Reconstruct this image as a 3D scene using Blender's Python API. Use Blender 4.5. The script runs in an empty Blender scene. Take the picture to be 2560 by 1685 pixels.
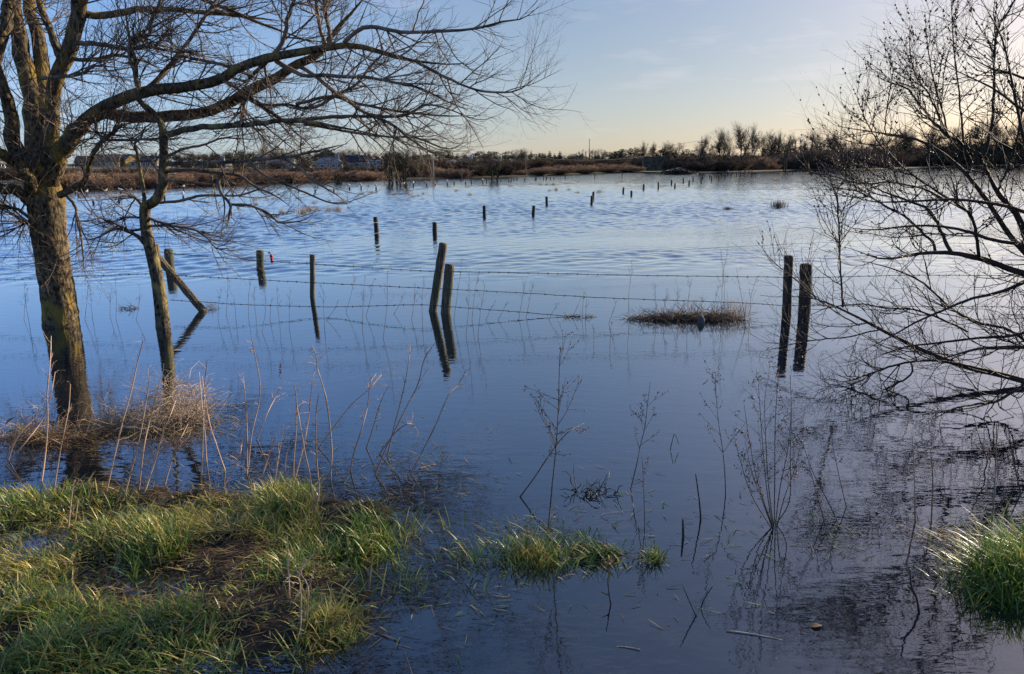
import bpy, math, random
import numpy as np
from mathutils import Matrix, Vector

# ------------------------------------------------------------------ camera, sky, sun, exposure
sc = bpy.context.scene
COL = sc.collection
W0, H0, F = 2560.0, 1685.0, 1900.0          # the photograph's own pixels, focal length in them
EYE = 1.75
PITCH = math.atan((842.5 - 412.0) / F)
ROLL = math.radians(0.8)
SUN_AZ, SUN_EL = 54.0, 18.0                 # degrees right of the view direction, above the horizon

_f = np.array([0.0, math.cos(PITCH), -math.sin(PITCH)])
_r0 = np.array([1.0, 0.0, 0.0])
_u0 = np.cross(_r0, _f)
_r = _r0 * math.cos(ROLL) - _u0 * math.sin(ROLL)
_u = _r0 * math.sin(ROLL) + _u0 * math.cos(ROLL)
CAM = np.array([0.0, 0.0, EYE])

cd = bpy.data.cameras.new("camera")
cam = bpy.data.objects.new("camera", cd)
COL.objects.link(cam)
cd.sensor_width = 36.0
cd.lens = 36.0 * F / W0
cd.clip_start = 0.05
cd.clip_end = 6000.0
cam.matrix_world = Matrix(((_r[0], _u[0], -_f[0], 0), (_r[1], _u[1], -_f[1], 0), (_r[2], _u[2], -_f[2], EYE), (0, 0, 0, 1)))
sc.camera = cam

world = bpy.data.worlds.new("World")
sc.world = world
world.use_nodes = True
wn, wl = world.node_tree.nodes, world.node_tree.links
wn.clear()
w_out = wn.new("ShaderNodeOutputWorld")
w_bg = wn.new("ShaderNodeBackground")
w_sky = wn.new("ShaderNodeTexSky")
w_sky.sky_type = 'NISHITA'
w_sky.sun_disc = False
w_sky.sun_elevation = math.radians(SUN_EL)
w_sky.sun_rotation = math.radians(SUN_AZ)
w_sky.altitude = 50
w_sky.air_density = 1.0
w_sky.dust_density = 0.5
w_sky.ozone_density = 3.0
w_bg.inputs["Strength"].default_value = 0.115
# a few thin streaks of high cloud
w_tc = wn.new("ShaderNodeTexCoord")
w_map = wn.new("ShaderNodeMapping")
w_map.inputs["Scale"].default_value = (2.2, 2.2, 14.0)
w_map.inputs["Rotation"].default_value = (0.05, 0.06, 0.3)
w_noise = wn.new("ShaderNodeTexNoise")
w_noise.inputs["Scale"].default_value = 2.3
w_noise.inputs["Detail"].default_value = 6
w_noise.inputs["Roughness"].default_value = 0.62
w_ramp = wn.new("ShaderNodeValToRGB")
w_ramp.color_ramp.elements[0].position = 0.56
w_ramp.color_ramp.elements[0].color = (0, 0, 0, 1)
w_ramp.color_ramp.elements[1].position = 0.78
w_ramp.color_ramp.elements[1].color = (0.5, 0.5, 0.5, 1)
w_hsv = wn.new("ShaderNodeHueSaturation")
w_hsv.inputs["Saturation"].default_value = 0.35
w_hsv.inputs["Value"].default_value = 1.35
w_mix = wn.new("ShaderNodeMix")
w_mix.data_type = 'RGBA'
wl.new(w_tc.outputs["Generated"], w_map.inputs["Vector"])
wl.new(w_map.outputs["Vector"], w_noise.inputs["Vector"])
wl.new(w_noise.outputs["Fac"], w_ramp.inputs["Fac"])
wl.new(w_ramp.outputs["Color"], w_mix.inputs[0])
wl.new(w_sky.outputs["Color"], w_hsv.inputs["Color"])
wl.new(w_sky.outputs["Color"], w_mix.inputs[6])
wl.new(w_hsv.outputs["Color"], w_mix.inputs[7])
w_gam = wn.new("ShaderNodeGamma")
w_gam.inputs["Gamma"].default_value = 0.65
w_tint = wn.new("ShaderNodeMix"); w_tint.data_type = 'RGBA'; w_tint.blend_type = 'MULTIPLY'
w_tint.inputs[0].default_value = 1.0
w_tint.inputs[7].default_value = (0.96, 0.895, 0.935, 1)
wl.new(w_mix.outputs[2], w_gam.inputs["Color"])
w_sat = wn.new("ShaderNodeHueSaturation"); w_sat.inputs["Saturation"].default_value = 1.18
wl.new(w_gam.outputs[0], w_sat.inputs["Color"])
wl.new(w_sat.outputs[0], w_tint.inputs[6])
# blue tint added to the sky overhead to lift the water's reflections
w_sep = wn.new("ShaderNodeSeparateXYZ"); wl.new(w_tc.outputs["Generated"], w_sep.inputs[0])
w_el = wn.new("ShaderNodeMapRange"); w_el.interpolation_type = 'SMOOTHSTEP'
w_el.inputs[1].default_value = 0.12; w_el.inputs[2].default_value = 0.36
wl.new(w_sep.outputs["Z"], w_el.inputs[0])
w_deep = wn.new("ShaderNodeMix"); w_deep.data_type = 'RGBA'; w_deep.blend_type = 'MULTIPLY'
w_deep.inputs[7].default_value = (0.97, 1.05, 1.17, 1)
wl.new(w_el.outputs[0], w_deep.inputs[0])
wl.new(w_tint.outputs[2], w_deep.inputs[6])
# warm aureole of the low sun that stands just outside the frame on the right
w_dot = wn.new("ShaderNodeVectorMath"); w_dot.operation = 'DOT_PRODUCT'
_a, _e = math.radians(SUN_AZ), math.radians(SUN_EL)
w_dot.inputs[1].default_value = (math.sin(_a) * math.cos(_e), math.cos(_a) * math.cos(_e), math.sin(_e))
wl.new(w_tc.outputs["Generated"], w_dot.inputs[0])
w_max = wn.new("ShaderNodeMath"); w_max.operation = 'MAXIMUM'; w_max.inputs[1].default_value = 0.0
wl.new(w_dot.outputs["Value"], w_max.inputs[0])
w_pow = wn.new("ShaderNodeMath"); w_pow.operation = 'POWER'; w_pow.inputs[1].default_value = 9.0
wl.new(w_max.outputs[0], w_pow.inputs[0])
w_glow = wn.new("ShaderNodeMix"); w_glow.data_type = 'RGBA'; w_glow.blend_type = 'ADD'
w_away = wn.new("ShaderNodeMapRange"); w_away.interpolation_type = 'SMOOTHSTEP'     # bluer away from the sun
w_away.inputs[1].default_value = 0.74; w_away.inputs[2].default_value = 0.04
wl.new(w_dot.outputs["Value"], w_away.inputs[0])
w_blue = wn.new("ShaderNodeMix"); w_blue.data_type = 'RGBA'; w_blue.blend_type = 'MULTIPLY'
w_blue.inputs[7].default_value = (1.10, 1.38, 1.82, 1)
wl.new(w_away.outputs[0], w_blue.inputs[0])
w_glow.inputs[7].default_value = (3.3, 1.95, 0.8, 1)
wl.new(w_pow.outputs[0], w_glow.inputs[0])
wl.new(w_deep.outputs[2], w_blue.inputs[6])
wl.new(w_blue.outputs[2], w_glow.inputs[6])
wl.new(w_glow.outputs[2], w_bg.inputs["Color"])
wl.new(w_bg.outputs["Background"], w_out.inputs["Surface"])

sd = bpy.data.lights.new("sun", 'SUN')
sd.energy = 5.0
sd.angle = math.radians(0.5)
sd.color = (1.0, 0.87, 0.68)
sun = bpy.data.objects.new("sun", sd)
COL.objects.link(sun)
_az, _el = math.radians(SUN_AZ), math.radians(SUN_EL)
SUN_DIR = Vector((math.sin(_az) * math.cos(_el), math.cos(_az) * math.cos(_el), math.sin(_el)))
sun.rotation_euler = SUN_DIR.to_track_quat('Z', 'Y').to_euler()
sun.location = SUN_DIR * 60

sc.view_settings.view_transform = 'Standard'
sc.view_settings.look = 'None'
sc.view_settings.exposure = 0.76
sc.view_settings.gamma = 1.0
sc.render.engine = 'CYCLES'
sc.cycles.use_denoising = True
sc.cycles.max_bounces = 7
sc.cycles.glossy_bounces = 3
sc.cycles.transparent_max_bounces = 10
sc.cycles.sample_clamp_indirect = 3.0
sc.cycles.caustics_reflective = False
sc.cycles.caustics_refractive = False

# ------------------------------------------------------------------ helpers
def ray(px, py):
    return _f + _r * ((px - W0 / 2) / F) + _u * ((H0 / 2 - py) / F)

def P(px, py, depth):
    """the point seen at a pixel of the photograph, `depth` metres ahead"""
    d = ray(px, py)
    return CAM + d * (depth / d[1])

def G(px, py, z=0.0):
    """the point of the level z seen at a pixel"""
    d = ray(px, py)
    return CAM + d * ((z - EYE) / d[2])

def link(name, me, m=None, parent=None):
    o = bpy.data.objects.new(name, me)
    COL.objects.link(o)
    if m is not None and me is not None:
        me.materials.append(m)
    if parent is not None:
        o.parent = parent
    return o

def tag(o, label=None, cat=None, group=None, kind=None):
    if label: o["label"] = label
    if cat: o["category"] = cat
    if group: o["group"] = group
    if kind: o["kind"] = kind
    return o

def thing(name, label, cat, loc=(0, 0, 0), rz=0.0, group=None):
    o = bpy.data.objects.new(name, None)
    COL.objects.link(o)
    o.empty_display_size = 0.1
    o.location = loc
    o.rotation_euler = (0, 0, rz)
    return tag(o, label, cat, group)

def dup(o, loc, rz=0.0, scale=(1, 1, 1), label=None, group=None):
    r = o.copy(); COL.objects.link(r)
    r.location = loc; r.rotation_euler = (0, 0, rz); r.scale = scale
    if label: r["label"] = label
    if group: r["group"] = group
    for ch in list(o.children):
        c = ch.copy(); COL.objects.link(c); c.parent = r
        for g in list(ch.children):
            d = g.copy(); COL.objects.link(d); d.parent = c
    return r

def mk_mesh(name, V, quads=None, tris=None, col=None, smooth=True):
    V = np.asarray(V, dtype=np.float32)
    me = bpy.data.meshes.new(name)
    nq = 0 if quads is None else len(quads)
    nt = 0 if tris is None else len(tris)
    me.vertices.add(len(V))
    me.vertices.foreach_set("co", V.ravel())
    idx = []
    if nq: idx.append(np.asarray(quads, dtype=np.int32).ravel())
    if nt: idx.append(np.asarray(tris, dtype=np.int32).ravel())
    idx = np.concatenate(idx)
    me.loops.add(len(idx))
    me.loops.foreach_set("vertex_index", idx)
    me.polygons.add(nq + nt)
    starts = np.concatenate([np.arange(nq) * 4, nq * 4 + np.arange(nt) * 3]).astype(np.int32)
    tot = np.concatenate([np.full(nq, 4), np.full(nt, 3)]).astype(np.int32)
    me.polygons.foreach_set("loop_start", starts)
    me.polygons.foreach_set("loop_total", tot)
    me.polygons.foreach_set("use_smooth", np.full(nq + nt, smooth, dtype=bool))
    if col is not None:
        a = me.attributes.new("tint", 'FLOAT_COLOR', 'POINT')
        c = np.ones((len(V), 4), dtype=np.float32)
        c[:, :3] = col
        a.data.foreach_set("color", c.ravel())
    me.update(calc_edges=True)
    me.validate()
    return me

def nrm(v):
    return v / (np.linalg.norm(v, axis=-1, keepdims=True) + 1e-12)

class Geo:
    """collects tubes and sheets and makes them ONE mesh"""
    def __init__(s):
        s.V, s.Q, s.T, s.C, s.n = [], [], [], [], 0
    def add(s, V, Q=None, T=None, C=None):
        V = np.asarray(V, dtype=float).reshape(-1, 3)
        if Q is not None and len(Q): s.Q.append(np.asarray(Q) + s.n)
        if T is not None and len(T): s.T.append(np.asarray(T) + s.n)
        s.V.append(V)
        s.C.append(np.tile(np.ones(3), (len(V), 1)) if C is None else np.broadcast_to(np.asarray(C, float), (len(V), 3)))
        s.n += len(V)
    def tubes(s, PL, RL, sides=4, C=None, rough=0.0, rng=None):
        """PL (M,N,3) paths, RL (M,N) radii; each path becomes a tapered tube with closed ends"""
        PL = np.asarray(PL, float); RL = np.asarray(RL, float)
        if PL.ndim == 2: PL, RL = PL[None], RL[None]
        M, N, _ = PL.shape
        T = nrm(np.gradient(PL, axis=1))
        mean = nrm(PL[:, -1] - PL[:, 0] + 1e-9)
        ref = np.where(np.abs(mean[:, 2:3]) < 0.75, np.array([[0, 0, 1.0]]), np.array([[1.0, 0, 0]]))
        ref = np.repeat(ref[:, None, :], N, 1)
        A = nrm(np.cross(T, ref)); B = np.cross(T, A)
        ang = np.arange(sides) / sides * 2 * math.pi
        ca, sa = np.cos(ang), np.sin(ang)
        R = RL[:, :, None, None]
        if rough and rng is not None:
            R = R * (1 + rough * rng.normal(size=(M, N, sides, 1)))
        V = PL[:, :, None, :] + R * (A[:, :, None, :] * ca[None, None, :, None] + B[:, :, None, :] * sa[None, None, :, None])
        V = V.reshape(-1, 3)
        base = (np.arange(M) * N * sides)[:, None, None] + (np.arange(N - 1) * sides)[None, :, None]
        j = np.arange(sides)[None, None, :]; k = (j + 1) % sides
        Q = np.stack([base + j, base + k, base + sides + k, base + sides + j], -1).reshape(-1, 4)
        # end caps as fans
        caps = []
        if sides >= 3:
            for off in (0, (N - 1) * sides):
                b0 = (np.arange(M) * N * sides + off)[:, None]
                for q in range(1, sides - 1):
                    caps.append(np.concatenate([b0, b0 + q, b0 + q + 1], 1) if off else np.concatenate([b0, b0 + q + 1, b0 + q], 1))
        Tt = np.concatenate(caps) if caps else None
        if C is not None:
            C = np.asarray(C, float)
            if C.ndim == 2 and C.shape[0] == M and C.shape[1] == 3:
                C = np.repeat(C, N * sides, 0)
        s.add(V, Q, Tt, C)
    def build(s, name, m, parent=None, smooth=True, color=False):
        me = mk_mesh(name, np.concatenate(s.V), np.concatenate(s.Q) if s.Q else None, np.concatenate(s.T) if s.T else None,
                     np.concatenate(s.C) if color else None, smooth)
        return link(name, me, m, parent)

def smooth_path(pts, n):
    """Catmull-Rom through the points, n points evenly along it; works for any number of columns"""
    p = np.asarray(pts, float)
    if len(p) == 2:
        t = np.linspace(0, 1, n)[:, None]
        return p[0] * (1 - t) + p[1] * t
    q = np.vstack([2 * p[0] - p[1], p, 2 * p[-1] - p[-2]])
    out = []
    for i in range(1, len(q) - 2):
        t = np.linspace(0, 1, 12, endpoint=False)[:, None]
        a, b, c, d = q[i - 1], q[i], q[i + 1], q[i + 2]
        out.append(0.5 * (2 * b + (c - a) * t + (2 * a - 5 * b + 4 * c - d) * t ** 2 + (3 * b - a - 3 * c + d) * t ** 3))
    out = np.vstack(out + [p[-1:]])
    L = np.concatenate([[0], np.cumsum(np.linalg.norm(np.diff(out[:, :3], axis=0), axis=1))])
    t = np.linspace(0, L[-1], n)
    return np.stack([np.interp(t, L, out[:, k]) for k in range(out.shape[1])], 1)

def limb(px, d0, d1, n=22, wob=0.0, rng=None, taper=True):
    """a traced limb: list of (px, py, radius_px); depth runs from d0 to d1 along it -> path (n,3), radii (n,)"""
    m = len(px)
    rows = []
    for i, (x, y, r) in enumerate(px):
        d = d0 + (d1 - d0) * i / max(1, m - 1)
        rows.append(list(P(x, y, d)) + [r * d / F])
    s = smooth_path(rows, n)
    path, rad = s[:, :3], np.maximum(s[:, 3], 0.0015)
    if taper: rad[-6:] *= np.array([0.95, 0.85, 0.72, 0.58, 0.42, 0.25])
    if wob and rng is not None:
        w = rng.normal(size=(n, 3)) * wob
        w[0] = 0
        path = path + w * rad[:, None]
    return path, rad

def sprout(PL, RL, K, length, spread, up, wig, N, rng, fmin=0.1, fmax=1.0, rmax=0.01, rrel=0.6, tip=0.25, bias=(0, 0, 0), flat=1.0):
    """K children on every parent path; directions fan out by `spread` degrees and bend by `up`"""
    M, n, _ = PL.shape
    t = rng.uniform(fmin, fmax, M * K) * (n - 1)
    pi = np.repeat(np.arange(M), K)
    i0 = np.minimum(t.astype(int), n - 2); fr = (t - i0)[:, None]
    p0 = PL[pi, i0] * (1 - fr) + PL[pi, i0 + 1] * fr
    rr = RL[pi, i0] * (1 - fr[:, 0]) + RL[pi, i0 + 1] * fr[:, 0]
    tan = nrm(PL[pi, i0 + 1] - PL[pi, i0])
    rv = rng.normal(size=(M * K, 3)); rv[:, 2] *= flat
    perp = nrm(rv - tan * (rv * tan).sum(1, keepdims=True))
    a = np.radians(rng.uniform(spread[0], spread[1], M * K))[:, None]
    d = nrm(tan * np.cos(a) + perp * np.sin(a) + np.array(bias) * 0.5)
    L = rng.uniform(length[0], length[1], M * K) * (1.15 - 0.45 * t / (n - 1))
    step = (L / (N - 1))[:, None]
    pts = [p0]
    upv = np.array([0, 0, 1.0])
    for q in range(N - 1):
        pts.append(pts[-1] + d * step)
        d = nrm(d + upv * (up * (0.4 + 1.2 * q / N)) + rng.normal(size=d.shape) * wig + np.array(bias) * 0.15)
    C = np.stack(pts, 1)
    r0 = np.minimum(rr * rrel, rmax)
    prof = np.linspace(1, tip, N)[None, :]
    return C, r0[:, None] * prof

def ordinal(n):
    words = "first second third fourth fifth sixth seventh eighth ninth tenth eleventh twelfth".split()
    if n <= 12: return words[n - 1]
    suf = "th" if 10 <= n % 100 <= 20 else {1: "st", 2: "nd", 3: "rd"}.get(n % 10, "th")
    return f"{n}{suf}"

# ------------------------------------------------------------------ materials
def new_mat(name):
    m = bpy.data.materials.new(name)
    m.use_nodes = True
    nt = m.node_tree
    b = nt.nodes["Principled BSDF"]
    return m, nt.nodes, nt.links, b

def noise_mat(name, c1, c2, scale=8.0, rough=0.85, bump=0.0, bscale=None, stretch=(1, 1, 1), c3=None, s3=3.0, detail=6, spec=0.3, obj=True, lo=0.35, hi=0.65):
    m, n, l, b = new_mat(name)
    tc = n.new("ShaderNodeTexCoord")
    mp = n.new("ShaderNodeMapping"); mp.inputs["Scale"].default_value = stretch
    l.new(tc.outputs["Object"], mp.inputs["Vector"])
    no = n.new("ShaderNodeTexNoise"); no.inputs["Scale"].default_value = scale; no.inputs["Detail"].default_value = detail
    l.new(mp.outputs["Vector"], no.inputs["Vector"])
    mr = n.new("ShaderNodeMapRange"); mr.inputs[1].default_value = lo; mr.inputs[2].default_value = hi
    l.new(no.outputs["Fac"], mr.inputs[0])
    mx = n.new("ShaderNodeMix"); mx.data_type = 'RGBA'
    mx.inputs[6].default_value = (*c1, 1); mx.inputs[7].default_value = (*c2, 1)
    l.new(mr.outputs[0], mx.inputs[0])
    out = mx.outputs[2]
    if c3 is not None:
        n3 = n.new("ShaderNodeTexNoise"); n3.inputs["Scale"].default_value = s3; n3.inputs["Detail"].default_value = 5
        l.new(mp.outputs["Vector"], n3.inputs["Vector"])
        m3 = n.new("ShaderNodeMapRange"); m3.inputs[1].default_value = 0.52; m3.inputs[2].default_value = 0.66
        l.new(n3.outputs["Fac"], m3.inputs[0])
        x3 = n.new("ShaderNodeMix"); x3.data_type = 'RGBA'
        l.new(m3.outputs[0], x3.inputs[0]); l.new(out, x3.inputs[6]); x3.inputs[7].default_value = (*c3, 1)
        out = x3.outputs[2]
    l.new(out, b.inputs["Base Color"])
    b.inputs["Roughness"].default_value = rough
    b.inputs["Specular IOR Level"].default_value = spec
    if bump:
        nb = n.new("ShaderNodeTexNoise"); nb.inputs["Scale"].default_value = bscale or scale * 3; nb.inputs["Detail"].default_value = 5
        l.new(mp.outputs["Vector"], nb.inputs["Vector"])
        bm = n.new("ShaderNodeBump"); bm.inputs["Strength"].default_value = 1.0; bm.inputs["Distance"].default_value = bump
        l.new(nb.outputs["Fac"], bm.inputs["Height"]); l.new(bm.outputs["Normal"], b.inputs["Normal"])
    return m

def tint_mat(name, rough=0.6, trans=0.25, spec=0.4, mul=1.0):
    """base colour from the mesh's own per-blade colour, a little light passing through"""
    m, n, l, b = new_mat(name)
    at = n.new("ShaderNodeAttribute"); at.attribute_name = "tint"
    l.new(at.outputs["Color"], b.inputs["Base Color"])
    b.inputs["Roughness"].default_value = rough
    b.inputs["Specular IOR Level"].default_value = spec
    if trans:
        tr = n.new("ShaderNodeBsdfTranslucent"); l.new(at.outputs["Color"], tr.inputs["Color"])
        ms = n.new("ShaderNodeMixShader"); ms.inputs[0].default_value = trans
        l.new(b.outputs[0], ms.inputs[1]); l.new(tr.outputs[0], ms.inputs[2])
        l.new(ms.outputs[0], n["Material Output"].inputs["Surface"])
    return m

def plain_mat(name, c, rough=0.6, metal=0.0, spec=0.4):
    return noise_mat(name, tuple(0.85 * x for x in c), tuple(min(1, 1.1 * x) for x in c), scale=6, rough=rough, spec=spec)

M_BARK = noise_mat("lichened_bark", (0.018, 0.013, 0.009), (0.20, 0.15, 0.09), scale=34, rough=0.95, bump=0.03, bscale=30, stretch=(1, 1, 0.5), c3=(0.26, 0.18, 0.045), s3=6, spec=0.1)
M_BARK2 = noise_mat("smooth_bark", (0.018, 0.014, 0.010), (0.18, 0.14, 0.09), scale=34, rough=0.9, bump=0.012, bscale=40, stretch=(1, 1, 0.6), c3=(0.28, 0.22, 0.09), s3=9, spec=0.15)
M_TWIG = noise_mat("twig_bark", (0.045, 0.033, 0.024), (0.25, 0.19, 0.135), scale=5, rough=0.75, spec=0.25)
M_WILLOW = noise_mat("willow_bark", (0.02, 0.014, 0.011), (0.055, 0.037, 0.026), scale=9, rough=0.7, bump=0.004, bscale=50, spec=0.3)
M_BUD = noise_mat("bud", (0.10, 0.045, 0.03), (0.18, 0.09, 0.06), scale=30, rough=0.5)
M_POST = noise_mat("weathered_post", (0.035, 0.026, 0.018), (0.24, 0.19, 0.13), scale=14, rough=0.9, bump=0.014, bscale=20, stretch=(5, 5, 0.35), c3=(0.10, 0.11, 0.07), s3=4, spec=0.2)
M_POST_DARK = noise_mat("wet_dark_post", (0.018, 0.014, 0.011), (0.06, 0.045, 0.034), scale=9, rough=0.75, bump=0.005, bscale=20, stretch=(4, 4, 0.5))
M_WIRE = plain_mat("rusty_wire", (0.045, 0.036, 0.03), 0.6)
M_STALK = tint_mat("dry_stalk", 0.6, 0.0, 0.3)
M_GRASS = tint_mat("grass_blade", 0.42, 0.3, 0.45)
M_STRAW = tint_mat("dead_straw", 0.6, 0.2, 0.3)
M_WEED = noise_mat("dead_weed", (0.07, 0.05, 0.035), (0.17, 0.12, 0.08), scale=9, rough=0.75)
M_DARKTWIG = noise_mat("wet_twig", (0.016, 0.012, 0.010), (0.05, 0.036, 0.028), scale=12, rough=0.5, spec=0.4)

def terrain_mat():
    m, n, l, b = new_mat("marsh_ground")
    tc = n.new("ShaderNodeTexCoord")
    def nz(scale, detail=5):
        k = n.new("ShaderNodeTexNoise"); k.inputs["Scale"].default_value = scale; k.inputs["Detail"].default_value = detail
        l.new(tc.outputs["Object"], k.inputs["Vector"]); return k.outputs["Fac"]
    def mix(fac, a, bb, lo=0.4, hi=0.6):
        r = n.new("ShaderNodeMapRange"); r.inputs[1].default_value = lo; r.inputs[2].default_value = hi
        l.new(fac, r.inputs[0])
        x = n.new("ShaderNodeMix"); x.data_type = 'RGBA'; l.new(r.outputs[0], x.inputs[0])
        for s, v in ((6, a), (7, bb)):
            if isinstance(v, tuple): x.inputs[s].default_value = (*v, 1)
            else: l.new(v, x.inputs[s])
        return x.outputs[2]
    mud = mix(nz(9), (0.014, 0.010, 0.007), (0.05, 0.035, 0.02))
    mud = mix(nz(26), mud, (0.065, 0.045, 0.025), 0.55, 0.75)
    field = mix(nz(0.05, 3), (0.10, 0.075, 0.042), (0.17, 0.125, 0.07))
    field = mix(nz(1.5), field, (0.11, 0.10, 0.04), 0.5, 0.8)
    sep = n.new("ShaderNodeSeparateXYZ"); l.new(tc.outputs["Object"], sep.inputs[0])
    out = mix(sep.outputs["Z"], mud, field, 0.05, 0.12)
    l.new(out, b.inputs["Base Color"]); b.inputs["Roughness"].default_value = 0.9
    b.inputs["Specular IOR Level"].default_value = 0.2
    bp = n.new("ShaderNodeBump"); bp.inputs["Distance"].default_value = 0.02
    l.new(nz(30), bp.inputs["Height"]); l.new(bp.outputs[0], b.inputs["Normal"])
    return m

def water_mat():
    m, n, l, b = new_mat("flood_water")
    n.remove(b)
    tc = n.new("ShaderNodeTexCoord")
    sep = n.new("ShaderNodeSeparateXYZ"); l.new(tc.outputs["Object"], sep.inputs[0])
    def math_(op, a, c, clamp=False):
        k = n.new("ShaderNodeMath"); k.operation = op; k.use_clamp = clamp
        for i, v in enumerate((a, c)):
            if isinstance(v, (int, float)): k.inputs[i].default_value = v
            else: l.new(v, k.inputs[i])
        return k.outputs[0]
    def noise(scale, sx, sy, detail=3, rough=0.5, off=0.0):
        mp = n.new("ShaderNodeMapping"); mp.inputs["Scale"].default_value = (sx, sy, 1); mp.inputs["Location"].default_value = (off, off * 0.7, 0)
        mp.inputs["Rotation"].default_value = (0, 0, 0.22)
        l.new(tc.outputs["Object"], mp.inputs["Vector"])
        k = n.new("ShaderNodeTexNoise"); k.inputs["Scale"].default_value = scale; k.inputs["Detail"].default_value = detail; k.inputs["Roughness"].default_value = rough
        l.new(mp.outputs["Vector"], k.inputs["Vector"]); return k.outputs["Fac"]
    # where the wind reaches the water: open flood beyond the fence, with calmer lanes
    lanes = noise(0.16, 0.6, 1.6, 3)
    edge = math_('ADD', sep.outputs["Y"], math_('MULTIPLY', math_('SUBTRACT', lanes, 0.5), 16.0))
    r1 = n.new("ShaderNodeMapRange"); r1.interpolation_type = 'SMOOTHSTEP'
    r1.inputs[1].default_value = 12.0; r1.inputs[2].default_value = 20.0
    l.new(edge, r1.inputs[0])
    open_ = r1.outputs[0]
    waves = math_('ADD', math_('MULTIPLY', noise(7.0, 1.0, 0.8, 3, 0.55), 0.013), 0.0)
    calm = math_('ADD', math_('MULTIPLY', noise(6.5, 0.75, 1.7, 2, 0.45), 0.0016), math_('MULTIPLY', noise(15.0, 0.7, 1.9, 2), 0.0005))
    h = math_('ADD', math_('MULTIPLY', waves, open_), calm)
    bp = n.new("ShaderNodeBump"); bp.inputs["Strength"].default_value = 1.0; bp.inputs["Distance"].default_value = 1.0
    l.new(h, bp.inputs["Height"])
    fr = n.new("ShaderNodeFresnel"); fr.inputs["IOR"].default_value = 1.38; l.new(bp.outputs[0], fr.inputs["Normal"])
    gl = n.new("ShaderNodeBsdfGlossy"); gl.inputs["Roughness"].default_value = 0.0; l.new(bp.outputs[0], gl.inputs["Normal"])
    gl.inputs["Color"].default_value = (0.90, 0.95, 1, 1)
    tr = n.new("ShaderNodeBsdfTransparent"); tr.inputs["Color"].default_value = (0.62, 0.60, 0.50, 1)
    ms = n.new("ShaderNodeMixShader")
    df = n.new("ShaderNodeBsdfDiffuse"); df.inputs["Color"].default_value = (0.085, 0.135, 0.225, 1)   # blue diffuse share added to brighten the water like reflected sky
    m0 = n.new("ShaderNodeMixShader"); m0.inputs[0].default_value = 0.05
    l.new(tr.outputs[0], m0.inputs[1]); l.new(df.outputs[0], m0.inputs[2])
    fl = n.new("ShaderNodeFresnel"); fl.inputs["IOR"].default_value = 1.38
    avg = math_("ADD", math_("MULTIPLY", fr.outputs[0], 0.35), math_("MULTIPLY", fl.outputs[0], 0.65))
    l.new(math_("MULTIPLY", math_("POWER", avg, 0.54), math_("ADD", math_("MULTIPLY", avg, 0.5), 1.0), True), ms.inputs[0]); l.new(m0.outputs[0], ms.inputs[1]); l.new(gl.outputs[0], ms.inputs[2])
    l.new(ms.outputs[0], n["Material Output"].inputs["Surface"])
    return m

# ------------------------------------------------------------------ terrain and water
def vnoise(x, y, seed=0):
    """smooth value noise on arrays"""
    xi, yi = np.floor(x).astype(int), np.floor(y).astype(int)
    xf, yf = x - xi, y - yi
    def hsh(a, b):
        h = (a * 374761393 + b * 668265263 + seed * 974711) & 0x7fffffff
        h = ((h ^ (h >> 13)) * 1274126177) & 0x7fffffff
        return ((h ^ (h >> 16)) & 0xffff) / 65535.0
    u, v = xf * xf * (3 - 2 * xf), yf * yf * (3 - 2 * yf)
    return (hsh(xi, yi) * (1 - u) + hsh(xi + 1, yi) * u) * (1 - v) + (hsh(xi, yi + 1) * (1 - u) + hsh(xi + 1, yi + 1) * u) * v

SHORE = [(-300, 486), (0, 482), (200, 475), (420, 468), (640, 459), (820, 454), (960, 449), (1120, 446), (1300, 441), (1400, 437.5), (1560, 431), (1700, 432), (1780, 431), (1880, 429), (2000, 425), (2200, 423), (2400, 416), (2560, 413), (2900, 406)]
_sp = np.array([G(x, y)[:2] for x, y in SHORE])
_saz = np.degrees(np.arctan2(_sp[:, 0], _sp[:, 1])); _sr = np.hypot(_sp[:, 0], _sp[:, 1])
FARZ = [(-300, 3.2), (0, 2.8), (250, 2.4), (600, 1.8), (920, 0.95), (1300, 1.0), (1600, 0.7), (2560, 0.6), (2900, 0.6)]
_faz = np.array([math.degrees(math.atan2(x - 1280, F)) for x, _ in FARZ]); _fz = np.array([z for _, z in FARZ])

def sstep(a, b, x):
    t = np.clip((x - a) / (b - a), 0, 1)
    return t * t * (3 - 2 * t)

_e_x = np.array([-8, -3.2, -2.4, -1.6, -0.9, -0.35, 0.15, 0.6, 1.2, 2.2, 4.0, 8])
_e_y = np.array([4.1, 3.95, 3.85, 3.75, 3.7, 3.3, 2.55, 1.9, 1.5, 1.4, 1.4, 1.4])
BUMPS = [(1330, 1385, 0.40, -0.008), (1300, 1320, 0.30, -0.012), (1170, 1400, 0.22, -0.02), (1470, 1375, 0.26, -0.03), (1640, 1400, 0.08, 0.0), (2490, 1450, 0.22, 0.0), (2360, 1340, 0.3, -0.03), (2600, 1430, 0.3, 0.01),
         (100, 1100, 0.35, 0.02), (260, 1085, 0.3, 0.025), (430, 1060, 0.32, 0.03), (1500, 1390, 0.2, 0.02)]
_bumps = [(*G(px, py)[:2], rad, h) for px, py, rad, h in BUMPS]

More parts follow.
